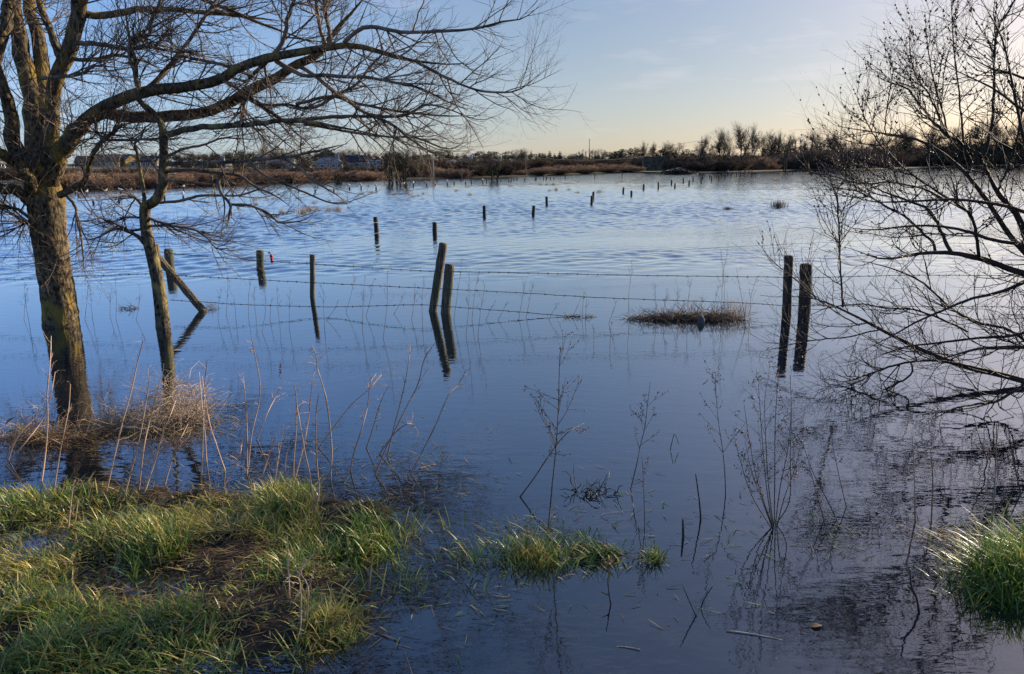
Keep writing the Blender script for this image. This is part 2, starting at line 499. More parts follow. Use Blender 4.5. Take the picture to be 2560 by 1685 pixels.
def ground_z(x, y):
    x = np.asarray(x, float); y = np.asarray(y, float)
    r = np.hypot(x, y); az = np.degrees(np.arctan2(x, y))
    rs = np.interp(az, _saz, _sr)
    zf = np.interp(az, _faz, _fz)
    far = -0.5 + 0.62 * sstep(rs - 1.2, rs + 1.6, r) + (zf - 0.1) * sstep(rs + 8, rs + 120, r) + 0.35 * (vnoise(x * 0.05, y * 0.05, 3) - 0.5) * sstep(rs + 6, rs + 30, r)
    e = np.interp(x, _e_x, _e_y)
    d = y - e
    near = np.where(d < 0, -0.004 + 0.006 * np.minimum(-d, 2.5), -0.18 * sstep(0, 0.8, d) - 0.32 * sstep(0.8, 3.5, d))
    near = near + (0.085 * (vnoise(x * 3.0, y * 3.0, 1) - 0.5) + 0.04 * (vnoise(x * 8.0, y * 8.0, 2) - 0.5)) * sstep(2.5, 0.0, d)
    near = near - 0.13 * sstep(-0.78, -0.15, x) * sstep(0.5, -0.4, d)
    for bx, by, rad, h in _bumps:
        q = np.exp(-((x - bx) ** 2 + (y - by) ** 2) / (rad * rad))
        near = near + np.maximum(h - near, 0) * q
    w = sstep(9, 14, r)
    z = near * (1 - w) + far * w
    back = sstep(0.6, -1.5, y)
    return z * (1 - back) + 0.12 * back

rs_ = 0.9 * np.exp(np.arange(0, 400) * 0.0194)
az_ = np.radians(np.concatenate([np.arange(-180, -50, 4.0), np.arange(-50, 50, 0.5), np.arange(50, 180, 4.0)]))
RR, AA = np.meshgrid(rs_, az_, indexing='ij')
X, Y = RR * np.sin(AA), RR * np.cos(AA)
Z = ground_z(X, Y)
nr, na = X.shape
V = np.vstack([np.stack([X, Y, Z], -1).reshape(-1, 3), [[0, 0, 0.12]]])
i, j = np.meshgrid(np.arange(nr - 1), np.arange(na), indexing='ij')
k = (j + 1) % na
Q = np.stack([i * na + j, i * na + k, (i + 1) * na + k, (i + 1) * na + j], -1).reshape(-1, 4)
T = np.stack([np.full(na, nr * na), np.arange(na), (np.arange(na) + 1) % na], -1)[:, ::-1]
ground = link("ground", mk_mesh("ground", V, Q, T), terrain_mat())
tag(ground, "muddy bank and flooded marsh floor rising to the far fields", "ground", kind="structure")

rw = np.concatenate([np.arange(0.3, 11.5, 1.4), np.arange(11.6, 36, 0.062), np.arange(36, 60, 0.12), 60 * np.exp(np.arange(0, 1.0, 0.0038)), np.arange(170, 340, 15.0)])
aw = np.radians(np.concatenate([np.arange(-180, -54, 4.0), np.arange(-54, 54, 0.18), np.arange(54, 180, 4.0)]))
RR, AA = np.meshgrid(rw, aw, indexing='ij')
WX, WY = RR * np.sin(AA), RR * np.cos(AA)
r_ = np.random.default_rng(2)
dr = np.interp(RR, [0, 34, 37, 60, 130, 170], [0.065, 0.075, 0.12, 0.2, 0.45, 0.7])
lanes_ = vnoise(WX * 0.09 + 7, WY * 0.22 + 3, 21) + 0.4 * vnoise(WX * 0.3, WY * 0.6, 22)
wind = sstep(12.5, 21, WY + (lanes_ - 0.7) * 9) * sstep(53.5, 46, np.abs(np.degrees(AA))) * (0.55 + 0.45 * sstep(0.35, 0.95, lanes_)) * sstep(168, 120, RR)
WZ = np.zeros_like(WX)
NW = 56
for q in range(NW):
    lam = 0.17 * (4.4 ** (q / (NW - 1))); kk = 2 * math.pi / lam
    th = r_.normal() * 0.8 - 0.25
    slope = 0.16 * math.sqrt(2.0 / NW)
    fade = np.clip(lam / (2.6 * dr) - 0.6, 0, 1)
    WZ += fade * (slope / kk) * np.sin(kk * (WX * math.sin(th) + WY * math.cos(th)) + r_.uniform(0, 6.28))
WZ *= wind
V = np.vstack([np.stack([WX, WY, WZ], -1).reshape(-1, 3), [[0, 0, 0]]])
nr, na = RR.shape
i, j = np.meshgrid(np.arange(nr - 1), np.arange(na), indexing='ij'); k = (j + 1) % na
Q = np.stack([i * na + j, i * na + k, (i + 1) * na + k, (i + 1) * na + j], -1).reshape(-1, 4)
T = np.stack([np.full(na, nr * na), np.arange(na), (np.arange(na) + 1) % na], -1)[:, ::-1]
water = link("water", mk_mesh("water", V, Q, T), water_mat())
tag(water, "blue floodwater covering the fields, calm near and rippled far", "water", kind="structure")

u_, v_ = np.meshgrid(np.linspace(1372, 1735, 50), np.linspace(0, 1, 14), indexing='ij')
azf = np.arctan2(u_ - 1280, F * math.cos(PITCH)); rsf = np.interp(np.degrees(azf), _saz, _sr)
rf = rsf + 1.2 + v_ * (14 + 34 * np.clip((u_ - 1372) / 200, 0, 1))
Xf, Yf = rf * np.sin(azf), rf * np.cos(azf); Zf = ground_z(Xf, Yf) + 0.03
k_ = np.arange(49)[:, None] * 14 + np.arange(13)[None]
fq = np.stack([k_, k_ + 14, k_ + 15, k_ + 1], -1).reshape(-1, 4)
field = link("field", mk_mesh("field", np.stack([Xf, Yf, Zf], -1).reshape(-1, 3), fq[:, ::-1]), noise_mat("pasture", (0.10, 0.13, 0.022), (0.16, 0.17, 0.035), scale=0.3, rough=0.95, spec=0.1))
tag(field, "strip of green pasture sloping up from the far waterline", "field", kind="structure")

# ------------------------------------------------------------------ the two trees on the left
rng = np.random.default_rng(11)
BT = 8.7                                     # metres ahead

def tree_from(name, label, cat, base, trunk, limbs, bark, twig, seed, l1, l2, l3, bias=(0.2, 0, 0), extra=None):
    rg = np.random.default_rng(seed)
    t = thing(name, label, cat, (0, 0, 0))
    g = Geo()
    p, r = limb(trunk[0], trunk[1], trunk[2], 40, taper=False)
    g.tubes(p, r, 20, rough=0.03, rng=rg)
    g.build("trunk", bark, t)
    PL, RL = [], []
    for px, d0, d1 in limbs:
        p, r = limb(px, d0, d1, 26, 0.12, rg)
        big = r.max() > 0.03
        g = Geo(); g.tubes(p, r, 12 if big else 6, rough=0.03 if big else 0.0, rng=rg)
        g.build("limb", bark if big else twig, t)
        PL.append(p); RL.append(r)
    for q in range(extra or 0):
        b = P(rg.uniform(20, 200), 60, BT + rg.normal() * 0.3); b[2] = rg.uniform(4.0, 6.8)
        a = rg.uniform(-0.75, 0.7); L = rg.uniform(3.0, 5.8)
        d = np.array([math.cos(a), math.sin(a) * 0.8, rg.uniform(0.0, 0.6)]); d /= np.linalg.norm(d)
        pts = [b]
        for k in range(25):
            pts.append(pts[-1] + d * L / 25); d = d + np.array([0.01, 0, -0.012]) + rg.normal(size=3) * 0.05; d /= np.linalg.norm(d)
        p, r = np.array(pts), np.linspace(0.05, 0.006, 26)
        g = Geo(); g.tubes(p, r, 8); g.build("limb", bark, t); PL.append(p); RL.append(r)
    PL, RL = np.array(PL), np.array(RL)
    g = Geo()
    A, RA = sprout(PL, RL, l1[0], l1[1], (25, 72), 0.045, 0.10, 9, rg, 0.18, 1.0, 0.009, 0.55, 0.3, bias, 0.75)
    g.tubes(A, RA, 4)
    B, RB = sprout(A, RA, l2[0], l2[1], (25, 60), 0.10, 0.11, 7, rg, 0.1, 1.0, 0.0041, 0.7, 0.4, bias, 0.8)
    g.tubes(B, RB, 3)
    C, RC = sprout(B, RB, l3[0], l3[1], (25, 65), 0.10, 0.16, 5, rg, 0.1, 1.0, 0.0027, 0.8, 0.5, (0, 0, 0))
    g.tubes(C, RC, 3)
    g.build("crown", twig, t)
    return t

big_trunk = ([(156, 900, 46), (152, 800, 42), (147, 750, 40), (139, 700, 39), (130, 640, 39), (122, 590, 40), (118, 545, 41), (117, 510, 42), (116, 480, 36), (114, 455, 30)], BT, BT)
big_limbs = [
    ([(108, 520, 22), (88, 512, 16), (62, 492, 13), (38, 475, 13), (0, 470, 12), (-60, 455, 10), (-140, 400, 7)], BT, 8.2),
    ([(98, 510, 20), (88, 498, 15), (80, 467, 15), (72, 442, 15), (48, 415, 14), (19, 392, 13), (0, 383, 12), (-60, 350, 10), (-150, 250, 7)], BT, 8.0),
    ([(118, 470, 26), (112, 440, 23), (90, 420, 20), (57, 396, 19), (34, 367, 18), (29, 340, 17), (30, 308, 16), (24, 279, 15), (18, 250, 14), (6, 215, 13), (-20, 150, 12), (-40, 40, 10), (-60, -120, 6)], BT, 8.1),
    ([(112, 470, 32), (104, 410, 31), (94, 335, 27), (80, 245, 23), (64, 175, 20), (50, 105, 18), (38, 40, 17), (28, -60, 15), (20, -250, 10), (60, -500, 5)], BT, 9.3),
    ([(112, 420, 24), (112, 350, 21), (110, 270, 19), (107, 200, 17), (98, 120, 15), (85, 60, 14), (68, -20, 12), (70, -200, 8), (40, -420, 4)], BT, 9.6),
    ([(116, 440, 22), (124, 390, 17), (129, 330, 16), (131, 262, 16), (139, 212, 17), (156, 160, 17), (180, 108, 17), (191, 60, 17), (195, 0, 17), (198, -90, 14), (230, -260, 9), (250, -480, 4)], BT, 8.4),
    ([(-40, 230, 12), (-8, 140, 13), (6, 90, 13), (16, 45, 13), (24, -10, 12), (40, -130, 9)], 8.3, 8.6),
    ([(152, 150, 9), (140, 118, 9), (128, 82, 8), (114, 48, 8), (97, 0, 7), (80, -80, 5)], 8.5, 8.9),
    # the great limb reaching right over the water and its two arms
    ([(118, 475, 26), (128, 440, 22), (145, 400, 21), (163, 365, 20), (186, 333, 19), (212, 302, 18), (240, 285, 17)], BT, 8.5),
    ([(212, 302, 16), (240, 282, 15), (280, 258, 15), (330, 238, 14), (400, 224, 13), (496, 213, 12), (553, 199, 12), (591, 172, 11), (649, 153, 11), (700, 138, 10), (760, 128, 9), (815, 120, 8), (860, 112, 7), (920, 120, 6), (988, 142, 6), (1041, 153, 5), (1122, 161, 4), (1162, 158, 3)], 8.5, 7.6),
    ([(225, 293, 17), (260, 284, 16), (310, 288, 14), (360, 293, 13), (400, 292, 13), (470, 287, 13), (534, 275, 12), (572, 256, 12), (600, 240, 12), (659, 209, 12), (706, 184, 11), (745, 163, 10), (800, 130, 9), (835, 80, 7), (880, 30, 6), (915, -10, 5)], 8.5, 9.3),
    ([(860, 107, 5), (902, 72, 5), (947, 69, 5), (1001, 80, 4.5), (1055, 80, 4), (1108, 77, 4), (1162, 75, 3), (1215, 66, 3), (1256, 54, 2.5), (1309, 45, 2), (1357, 8, 1.2)], 7.8, 7.2),
    ([(1041, 155, 4), (1108, 190, 4), (1160, 214, 3), (1202, 227, 3), (1250, 231, 2.5), (1282, 229, 2), (1315, 214, 1.6), (1362, 172, 1)], 7.7, 7.4),
    ([(827, 110, 6), (822, 70, 5), (812, 20, 5), (806, -60, 4)], 8.6, 8.9),
    ([(815, 115, 5), (800, 70, 4.5), (790, 0, 4), (785, -80, 3)], 8.4, 8.1),
    ([(660, 150, 6), (690, 130, 6), (712, 90, 5), (718, 50, 5), (735, 0, 4), (760, -70, 3)], 8.2, 8.0),
    ([(678, 142, 5), (650, 170, 5), (625, 195, 4), (610, 220, 4)], 8.2, 8.6),
    ([(591, 172, 5), (540, 158, 4), (490, 148, 4), (450, 142, 4), (410, 175, 4), (390, 195, 5)], 8.3, 8.4),
    ([(690, 152, 6), (720, 170, 6), (760, 190, 5), (800, 188, 5), (860, 192, 4.5), (915, 193, 4), (988, 206, 3.5), (1055, 222, 3), (1110, 250, 2.5), (1170, 275, 2)], 8.3, 7.6),
    ([(606, 240, 6), (650, 262, 6), (690, 290, 5), (725, 310, 5), (746, 311, 3)], 8.7, 8.9),
    ([(745, 165, 5), (790, 190, 5), (840, 232, 5), (880, 255, 4), (950, 270, 3.5), (1030, 282, 3), (1120, 290, 2.2), (1200, 288, 1.6)], 9.0, 8.6),
    ([(610, 240, 6), (606, 280, 6), (604, 310, 5)], 8.7, 8.7),
    ([(553, 200, 4), (600, 225, 4), (660, 262, 3.5), (720, 262, 3.5), (780, 272, 3.5), (840, 238, 4), (894, 209, 3.5), (920, 172, 3.5), (961, 131, 3), (1005, 85, 2.5)], 8.4, 8.8),
    ([(740, 260, 4), (840, 241, 4), (907, 279, 4), (974, 308, 3.5), (1028, 349, 3), (1068, 375, 2.5), (1110, 390, 1.5)], 8.8, 8.2),
    ([(700, 300, 4), (800, 295, 4.5), (867, 290, 4), (961, 292, 4), (1020, 287, 3.5), (1060, 262, 3), (1120, 272, 2), (1200, 300, 1.5), (1260, 280, 1)], 8.8, 8.4),
    ([(760, 310, 4), (830, 322, 3.5), (900, 334, 3.5), (970, 342, 3), (1040, 345, 2.5), (1120, 372, 2), (1170, 352, 1.3)], 8.9, 8.4),
    ([(190, 30, 9), (250, 40, 8), (310, 32, 8), (360, 22, 7), (430, 25, 6), (520, 32, 5), (600, 40, 4), (700, 52, 3)], 8.5, 9.3),
    ([(190, 108, 6), (250, 110, 6), (320, 122, 5), (380, 118, 4), (440, 130, 3), (520, 128, 2)], 8.5, 8.0),
    ([(168, 146, 5), (230, 150, 5), (290, 138, 4), (350, 150, 3), (400, 170, 2.5)], 8.5, 8.9),
    ([(105, 196, 5), (150, 192, 5), (200, 185, 4), (240, 165, 3), (300, 170, 2)], 8.6, 8.0),
    ([(340, 185, 6), (326, 140, 6), (330, 95, 5), (372, 88, 5), (378, 50, 4), (398, 10, 4), (410, -40, 3)], 8.2, 8.0),
    ([(345, 235, 5), (400, 195, 6), (435, 150, 5), (480, 90, 4), (520, 30, 4), (560, -30, 3)], 8.4, 9.0),
    # thin lower limbs
    ([(149, 488, 9), (170, 478, 8), (192, 467, 8), (215, 447, 7), (222, 415, 6), (234, 382, 6), (257, 352, 5), (287, 327, 4), (312, 310, 3), (350, 305, 2)], 8.6, 8.2),
    ([(262, 350, 4), (326, 350, 3.5), (398, 347, 3), (440, 350, 2)], 8.3, 8.1),
    ([(166, 488, 4), (188, 515, 3.6), (191, 540, 3.2), (196, 562, 3), (204, 600, 2.5), (208, 640, 2.2), (208, 678, 1.6)], 8.6, 8.4),
    ([(78, 552, 5), (66, 555, 4), (45, 553, 3)], 8.6, 8.5),
    ([(78, 545, 4), (60, 535, 4), (38, 520, 4), (0, 515, 4), (-50, 500, 3)], 8.6, 8.3),
    ([(238, 300, 4), (242, 330, 3.5), (256, 348, 3), (255, 370, 2.5)], 8.5, 8.3),
]
tree_from("alder_tree", "thick lichen-covered bare tree standing in the floodwater with limbs reaching over it", "tree",
          None, big_trunk, big_limbs, M_BARK, M_TWIG, 21, (15, (0.3, 0.95)), (6, (0.18, 0.56)), (3, (0.07, 0.22)), (0.13, 0, 0.02), 36)

sm_trunk = ([(412, 880, 19), (408, 830, 18), (405, 790, 17), (400, 740, 16), (391, 685, 15), (380, 640, 14), (371, 600, 14), (364, 565, 13), (362, 535, 13), (365, 508, 13)], 8.5, 8.5)
sm_limbs = [
    ([(366, 515, 12), (378, 510, 12), (390, 500, 12), (402, 478, 12), (408, 450, 11), (409, 410, 11), (408, 370, 10), (406, 338, 10), (404, 315, 8), (395, 295, 7), (372, 270, 7), (350, 257, 6), (347, 230, 6), (338, 191, 5), (341, 163, 5), (330, 120, 4), (318, 60, 3), (310, -30, 2.5)], 8.5, 8.0),
    ([(406, 345, 8), (426, 334, 8), (476, 322, 7.5), (552, 315, 7), (602, 313, 6.5), (660, 307, 6), (700, 303, 5), (780, 306, 4), (860, 320, 3), (960, 340, 2)], 8.3, 8.0),
    ([(362, 520, 7), (360, 505, 5), (359, 476, 4.5), (351, 431, 4.2), (345, 396, 4), (343, 378, 3.6), (337, 358, 3), (352, 345, 2.6), (360, 325, 2.2), (363, 310, 1.6)], 8.4, 8.2),
    ([(410, 408, 6), (450, 410, 5.5), (489, 408, 5), (577, 405, 4.6), (678, 396, 4), (754, 386, 3.4), (829, 368, 2.8), (870, 359, 2)], 8.4, 7.8),
    ([(410, 449, 4.5), (476, 456, 3.6), (542, 461, 3), (600, 445, 2.4), (650, 440, 1.8)], 8.4, 8.7),
    ([(400, 507, 4), (451, 502, 4), (485, 493, 3.6), (502, 489, 3.4), (552, 489, 3), (600, 488, 2.6), (653, 471, 2), (700, 452, 1.6)], 8.5, 8.1),
    ([(563, 430, 3), (546, 446, 4), (549, 470, 4), (556, 488, 4), (575, 512, 3.6), (572, 545, 3), (568, 566, 2.4)], 8.2, 8.0),
    ([(576, 511, 3.4), (623, 514, 3.2), (663, 529, 3), (685, 545, 2.6), (701, 557, 2.4), (754, 552, 2), (785, 535, 1.4)], 8.1, 7.8),
    ([(372, 565, 4), (426, 565, 3.4), (487, 575, 3), (522, 597, 2.4), (552, 602, 2), (600, 604, 1.6)], 8.5, 8.2),
    ([(520, 597, 2.2), (535, 615, 2), (545, 622, 1.8), (575, 620, 1.4)], 8.3, 8.2),
    ([(371, 545, 4), (415, 560, 3.2), (443, 557, 2.5)], 8.5, 8.4),
    ([(363, 610, 6), (345, 592, 5), (318, 574, 4), (290, 560, 3.4), (250, 545, 2.8)], 8.5, 8.2),
    ([(360, 572, 4), (330, 576, 3.4), (290, 572, 3), (240, 595, 2.4), (205, 600, 1.8)], 8.5, 8.3),
    ([(358, 545, 3.4), (330, 543, 3), (297, 544, 2.4)], 8.5, 8.4),
    ([(360, 520, 4.5), (345, 500, 4), (328, 490, 3.6), (313, 488, 3)], 8.5, 8.4),
    ([(412, 430, 4), (470, 425, 4), (540, 432, 4), (600, 440, 3.5), (640, 468, 3), (690, 490, 2.4), (730, 520, 1.8)], 8.4, 8.0),
    ([(620, 400, 3), (650, 430, 3), (700, 455, 2.6), (760, 480, 2.4), (820, 505, 2), (870, 508, 1.6), (900, 482, 1)], 8.0, 7.6),
    ([(700, 392, 3), (750, 420, 3), (780, 450, 2.6), (830, 480, 2), (860, 500, 1.4)], 7.9, 7.5),
    ([(408, 395, 4), (460, 372, 3.4), (510, 362, 3), (560, 345, 2.4), (640, 350, 1.8)], 8.3, 8.6),
]
tree_from("young_tree", "slender forked bare tree rising from the flood between thick tree and leaning strut", "tree",
          None, sm_trunk, sm_limbs, M_BARK2, M_TWIG, 33, (7, (0.22, 0.75)), (4, (0.14, 0.42)), (3, (0.06, 0.2)), (0.12, 0, -0.02))

# ------------------------------------------------------------------ willow bush on the right
BD = 5.9
bush = [
    ([(2760, 900, 20), (2680, 760, 16), (2600, 640, 13), (2560, 584, 12), (2545, 546, 11), (2514, 508, 10), (2494, 477, 10), (2468, 431, 9), (2453, 393, 9)], 5.7, 5.9),
    ([(2453, 393, 7), (2468, 357, 6), (2481, 306, 5), (2485, 230, 4.6), (2486, 153, 4), (2494, 77, 3.5), (2537, 0, 2.8), (2570, -80, 2)], 5.9, 5.8),
    ([(2453, 393, 7), (2410, 362, 6), (2366, 337, 5.5), (2328, 299, 4.4), (2300, 262, 3.6), (2277, 230, 3), (2265, 220, 2.8), (2213, 202, 2.2), (2185, 186, 1.8)], 5.9, 6.3),
    ([(2730, 850, 15), (2620, 700, 12), (2560, 625, 10), (2525, 592, 9), (2494, 546, 8), (2463, 500, 8), (2430, 457, 7), (2392, 413, 6), (2341, 375, 5), (2310, 352, 4.6), (2270, 350, 4), (2213, 337, 3.4), (2182, 330, 3), (2124, 328, 2.4), (2096, 319, 2), (2060, 293, 1.4)], 5.6, 6.4),
    ([(2740, 800, 16), (2620, 705, 13), (2560, 686, 12), (2494, 663, 11), (2443, 648, 10), (2379, 635, 8), (2338, 628, 7), (2277, 640, 5), (2211, 648, 4), (2160, 632, 3), (2111, 617, 2)], 5.6, 6.2),
    ([(2379, 635, 7), (2362, 600, 7), (2348, 569, 6.5), (2323, 525, 5.5), (2285, 508, 4.4), (2239, 490, 3.6), (2188, 470, 2.8), (2140, 440, 2)], 5.9, 6.5),
    ([(2338, 628, 6), (2330, 608, 5.5), (2310, 584, 5), (2264, 543, 4.4), (2203, 510, 3.8), (2170, 490, 3.2), (2124, 474, 2.6), (2060, 474, 1.8)], 6.0, 6.3),
    ([(2448, 648, 7), (2444, 610, 6), (2440, 584, 6), (2430, 543, 5), (2384, 502, 4.4), (2330, 470, 3.4), (2285, 440, 2.8), (2240, 400, 2.2), (2200, 350, 1.6)], 5.8, 5.5),
    ([(2700, 660, 9), (2560, 610, 7), (2468, 600, 6), (2392, 571, 5), (2341, 564, 4.4), (2277, 564, 3.6), (2220, 570, 3), (2167, 577, 2.6), (2137, 578, 2.2), (2098, 556, 1.6)], 5.5, 6.0),
    ([(2640, 570, 8), (2532, 520, 7), (2443, 505, 6), (2366, 500, 5), (2290, 502, 4), (2223, 505, 3), (2149, 500, 2.2), (2090, 470, 1.6)], 5.6, 5.2),
    ([(2740, 1000, 18), (2640, 970, 14), (2560, 952, 12), (2468, 929, 11), (2379, 906, 10), (2315, 878, 8), (2264, 847, 7), (2200, 824, 6), (2149, 814, 5), (2106, 768, 4), (2060, 745, 3.4), (2010, 748, 2.6), (1971, 747, 2), (1900, 738, 1.2)], 5.6, 6.6),
    ([(2107, 768, 4), (2103, 710, 3.4), (2100, 640, 3), (2097, 559, 2.8), (2092, 500, 2.2), (2078, 455, 1.8), (2066, 410, 1.3)], 6.4, 6.4),
    ([(2097, 560, 2), (2093, 500, 1.8), (2096, 470, 1.6), (2115, 445, 1.4), (2150, 400, 1)], 6.4, 6.5),
    ([(2740, 900, 12), (2640, 880, 9), (2560, 868, 8), (2500, 872, 7), (2443, 875, 5), (2380, 890, 4), (2330, 905, 3)], 5.5, 5.3),
    ([(2720, 800, 8), (2560, 834, 6), (2494, 840, 5), (2392, 850, 4.4), (2308, 862, 3.6), (2240, 872, 3), (2180, 900, 2.2)], 5.4, 5.6),
    ([(2420, 915, 6), (2353, 903, 5), (2300, 903, 4.6), (2264, 906, 4), (2188, 929, 3.6), (2114, 954, 3), (2085, 948, 2.4), (2073, 948, 1.8)], 5.7, 5.9),
    ([(2277, 905, 4), (2277, 937, 3.6), (2213, 975, 3.4), (2152, 1013, 2.6), (2110, 1014, 2), (2060, 1013, 1.4)], 5.8, 5.5),
    ([(2114, 954, 2.6), (2145, 972, 2.2), (2174, 988, 2)], 5.8, 5.7),
    ([(2700, 640, 9), (2600, 690, 7), (2494, 730, 6), (2430, 745, 5), (2376, 768, 4.4), (2300, 800, 3.6), (2230, 840, 2.8), (2150, 880, 2)], 5.3, 5.5),
    ([(2700, 980, 9), (2560, 850, 6), (2480, 812, 5.5), (2420, 800, 5), (2376, 768, 4.5), (2330, 720, 4), (2270, 690, 3.4), (2200, 660, 2.6), (2130, 650, 1.8)], 5.4, 6.1),
    ([(2420, 830, 4), (2360, 800, 4), (2290, 775, 3.6), (2220, 770, 3), (2150, 760, 2.4), (2070, 770, 2), (2000, 800, 1.6)], 5.6, 6.3),
    ([(2740, 700, 10), (2640, 560, 7), (2580, 420, 6), (2545, 300, 5), (2530, 200, 4), (2500, 80, 3), (2440, -20, 2)], 5.5, 5.3),
    ([(2760, 640, 11), (2700, 420, 8), (2640, 280, 6), (2570, 200, 4.6), (2500, 180, 3.4), (2430, 150, 2.4), (2380, 100, 1.6)], 5.4, 5.6),
    ([(2760, 560, 10), (2680, 400, 7), (2600, 300, 5), (2540, 265, 4), (2485, 222, 3.4), (2420, 190, 2.6), (2330, 150, 1.8)], 5.4, 5.2),
    ([(2366, 337, 4), (2362, 300, 3.2), (2345, 240, 2.6), (2330, 180, 2.2), (2318, 100, 1.8), (2312, 28, 1.2)], 6.1, 6.2),
    ([(2366, 340, 3.6), (2330, 250, 2.8), (2290, 190, 2.2), (2275, 130, 1.8), (2275, 58, 1.1)], 6.1, 6.4),
    ([(2410, 362, 4), (2400, 260, 3), (2388, 150, 2.4), (2380, 60, 1.8), (2381, -20, 1.3)], 6.0, 6.0),
    ([(2213, 337, 2.4), (2214, 300, 2), (2225, 220, 1.8), (2236, 172, 1.2)], 6.2, 6.3),
    ([(2240, 400, 3), (2200, 360, 2.4), (2160, 290, 1.8), (2155, 240, 1.2)], 5.8, 5.9),
    ([(2285, 440, 3), (2220, 420, 2.6), (2150, 400, 2.2), (2080, 370, 1.7), (2030, 350, 1.2)], 5.6, 5.4),
    ([(2494, 477, 4), (2520, 420, 4), (2540, 360, 3.6), (2552, 300, 3), (2560, 220, 2.4)], 5.8, 5.5),
    ([(2366, 500, 4), (2300, 470, 3.4), (2220, 455, 2.8), (2150, 460, 2.2), (2080, 440, 1.6), (1990, 425, 1.1)], 5.5, 5.2),
    ([(2560, 960, 6), (2500, 1000, 5), (2440, 1010, 4), (2380, 1025, 3), (2330, 1050, 2)], 5.2, 4.9),
    ([(2200, 824, 3), (2120, 842, 2.6), (2040, 850, 2.2), (1975, 862, 1.6), (1900, 880, 1)], 6.2, 6.4),
    ([(2149, 814, 3), (2060, 760, 2.4), (1990, 700, 2), (1930, 650, 1.5), (1890, 600, 1)], 6.3, 6.7),
]
def willow():
    rg = np.random.default_rng(5)
    t = thing("willow_bush", "big leafless willow bush with buds leaning out over the water from the bank", "bush")
    PL, RL = [], []
    for px, d0, d1 in bush:
        p, r = limb(px, d0, d1, 26, 0.25, rg); r = np.maximum(r * 0.7, 0.0017)
        if px[0][0] >= 2600:       # carried down to the stool
            st = np.array([4.52 + rg.normal() * 0.05, 5.55 + rg.normal() * 0.05, 0.2])
            q4 = smooth_path([list(st) + [max(0.02, r[0] * 1.1)], list(st * 0.45 + p[0] * 0.55 + np.array([0, 0, 0.04])) + [max(0.015, r[0] * 1.05)]] + [list(p[k]) + [r[k]] for k in range(0, 26, 3)] + [list(p[-1]) + [r[-1]]], 26)
            p, r = q4[:, :3], q4[:, 3]
        g = Geo(); g.tubes(p, r, 9 if r.max() > 0.02 else 6, rough=0.02, rng=rg)
        g.build("stem", M_WILLOW, t)
        PL.append(p); RL.append(r)
    # stems outside the picture that carry the rest of the bush
    for q in range(3):
        a = rg.uniform(-0.9, 1.5); L = rg.uniform(1.2, 2.4)
        b = np.array([4.55 + rg.normal() * 0.15, 5.4 + rg.normal() * 0.25, -0.3])
        dirv = np.array([math.sin(a) * 0.75 + 0.1, rg.uniform(-0.5, 0.6), rg.uniform(0.6, 1.2)]); dirv /= np.linalg.norm(dirv)
        s = np.linspace(0, 1, 26)[:, None]
        p = b + dirv * L * s + np.array([0, 0, 0.4]) * s * s + np.cumsum(rg.normal(size=(26, 3)) * 0.012, 0)
        r = np.linspace(0.032, 0.004, 26)
        g = Geo(); g.tubes(p, r, 7); g.build("stem", M_WILLOW, t)
        PL.append(p); RL.append(r)
    # the stool that all stems rise from
    g = Geo()
    g.tubes(smooth_path([(4.5, 5.5, -0.5), (4.58, 5.5, 0.0), (4.5, 5.6, 0.35)], 8), np.array([0.2, 0.19, 0.17, 0.16, 0.15, 0.13, 0.10, 0.05]), 12, rough=0.06, rng=rg)
    g.build("stool", M_WILLOW, t)
    PL, RL = np.array(PL), np.array(RL)
    g = Geo()
    A, RA = sprout(PL, RL, 16, (0.18, 0.66), (20, 65), 0.12, 0.14, 9, rg, 0.12, 1.0, 0.0050, 0.6, 0.4, (-0.05, 0, 0.12))
    g.tubes(A, RA, 4)
    B, RB = sprout(A, RA, 5, (0.1, 0.40), (25, 60), 0.08, 0.15, 6, rg, 0.1, 1.0, 0.0034, 0.75, 0.5, (0, 0, 0.05))
    g.tubes(B, RB, 3)
    C, RC = sprout(B[::2], RB[::2], 2, (0.05, 0.16), (25, 60), 0.1, 0.15, 4, rg, 0.1, 1.0, 0.0022, 0.8, 0.5)
    g.tubes(C, RC, 3)
    g.build("twigs", M_WILLOW, t)
    # buds along the upper shoots
    S, RS = sprout(np.concatenate([PL[:, ::]]), RL, 12, (0.016, 0.03), (20, 50), 0, 0, 4, rg, 0.55, 1.0, 0.004, 9, 1)
    S2, R2 = sprout(A, RA, 5, (0.014, 0.028), (15, 45), 0, 0, 4, rg, 0.2, 1.0, 0.004, 9, 1)
    prof = np.array([0.4, 1.0, 0.8, 0.15])
    g = Geo()
    for s_ in (S, S2):
        s_ = s_[s_[:, 0, 2] > 1.0]
        g.tubes(s_, np.repeat((prof * 0.0068)[None], len(s_), 0), 5)
    g.build("buds", M_BUD, t)
    return t
willow()

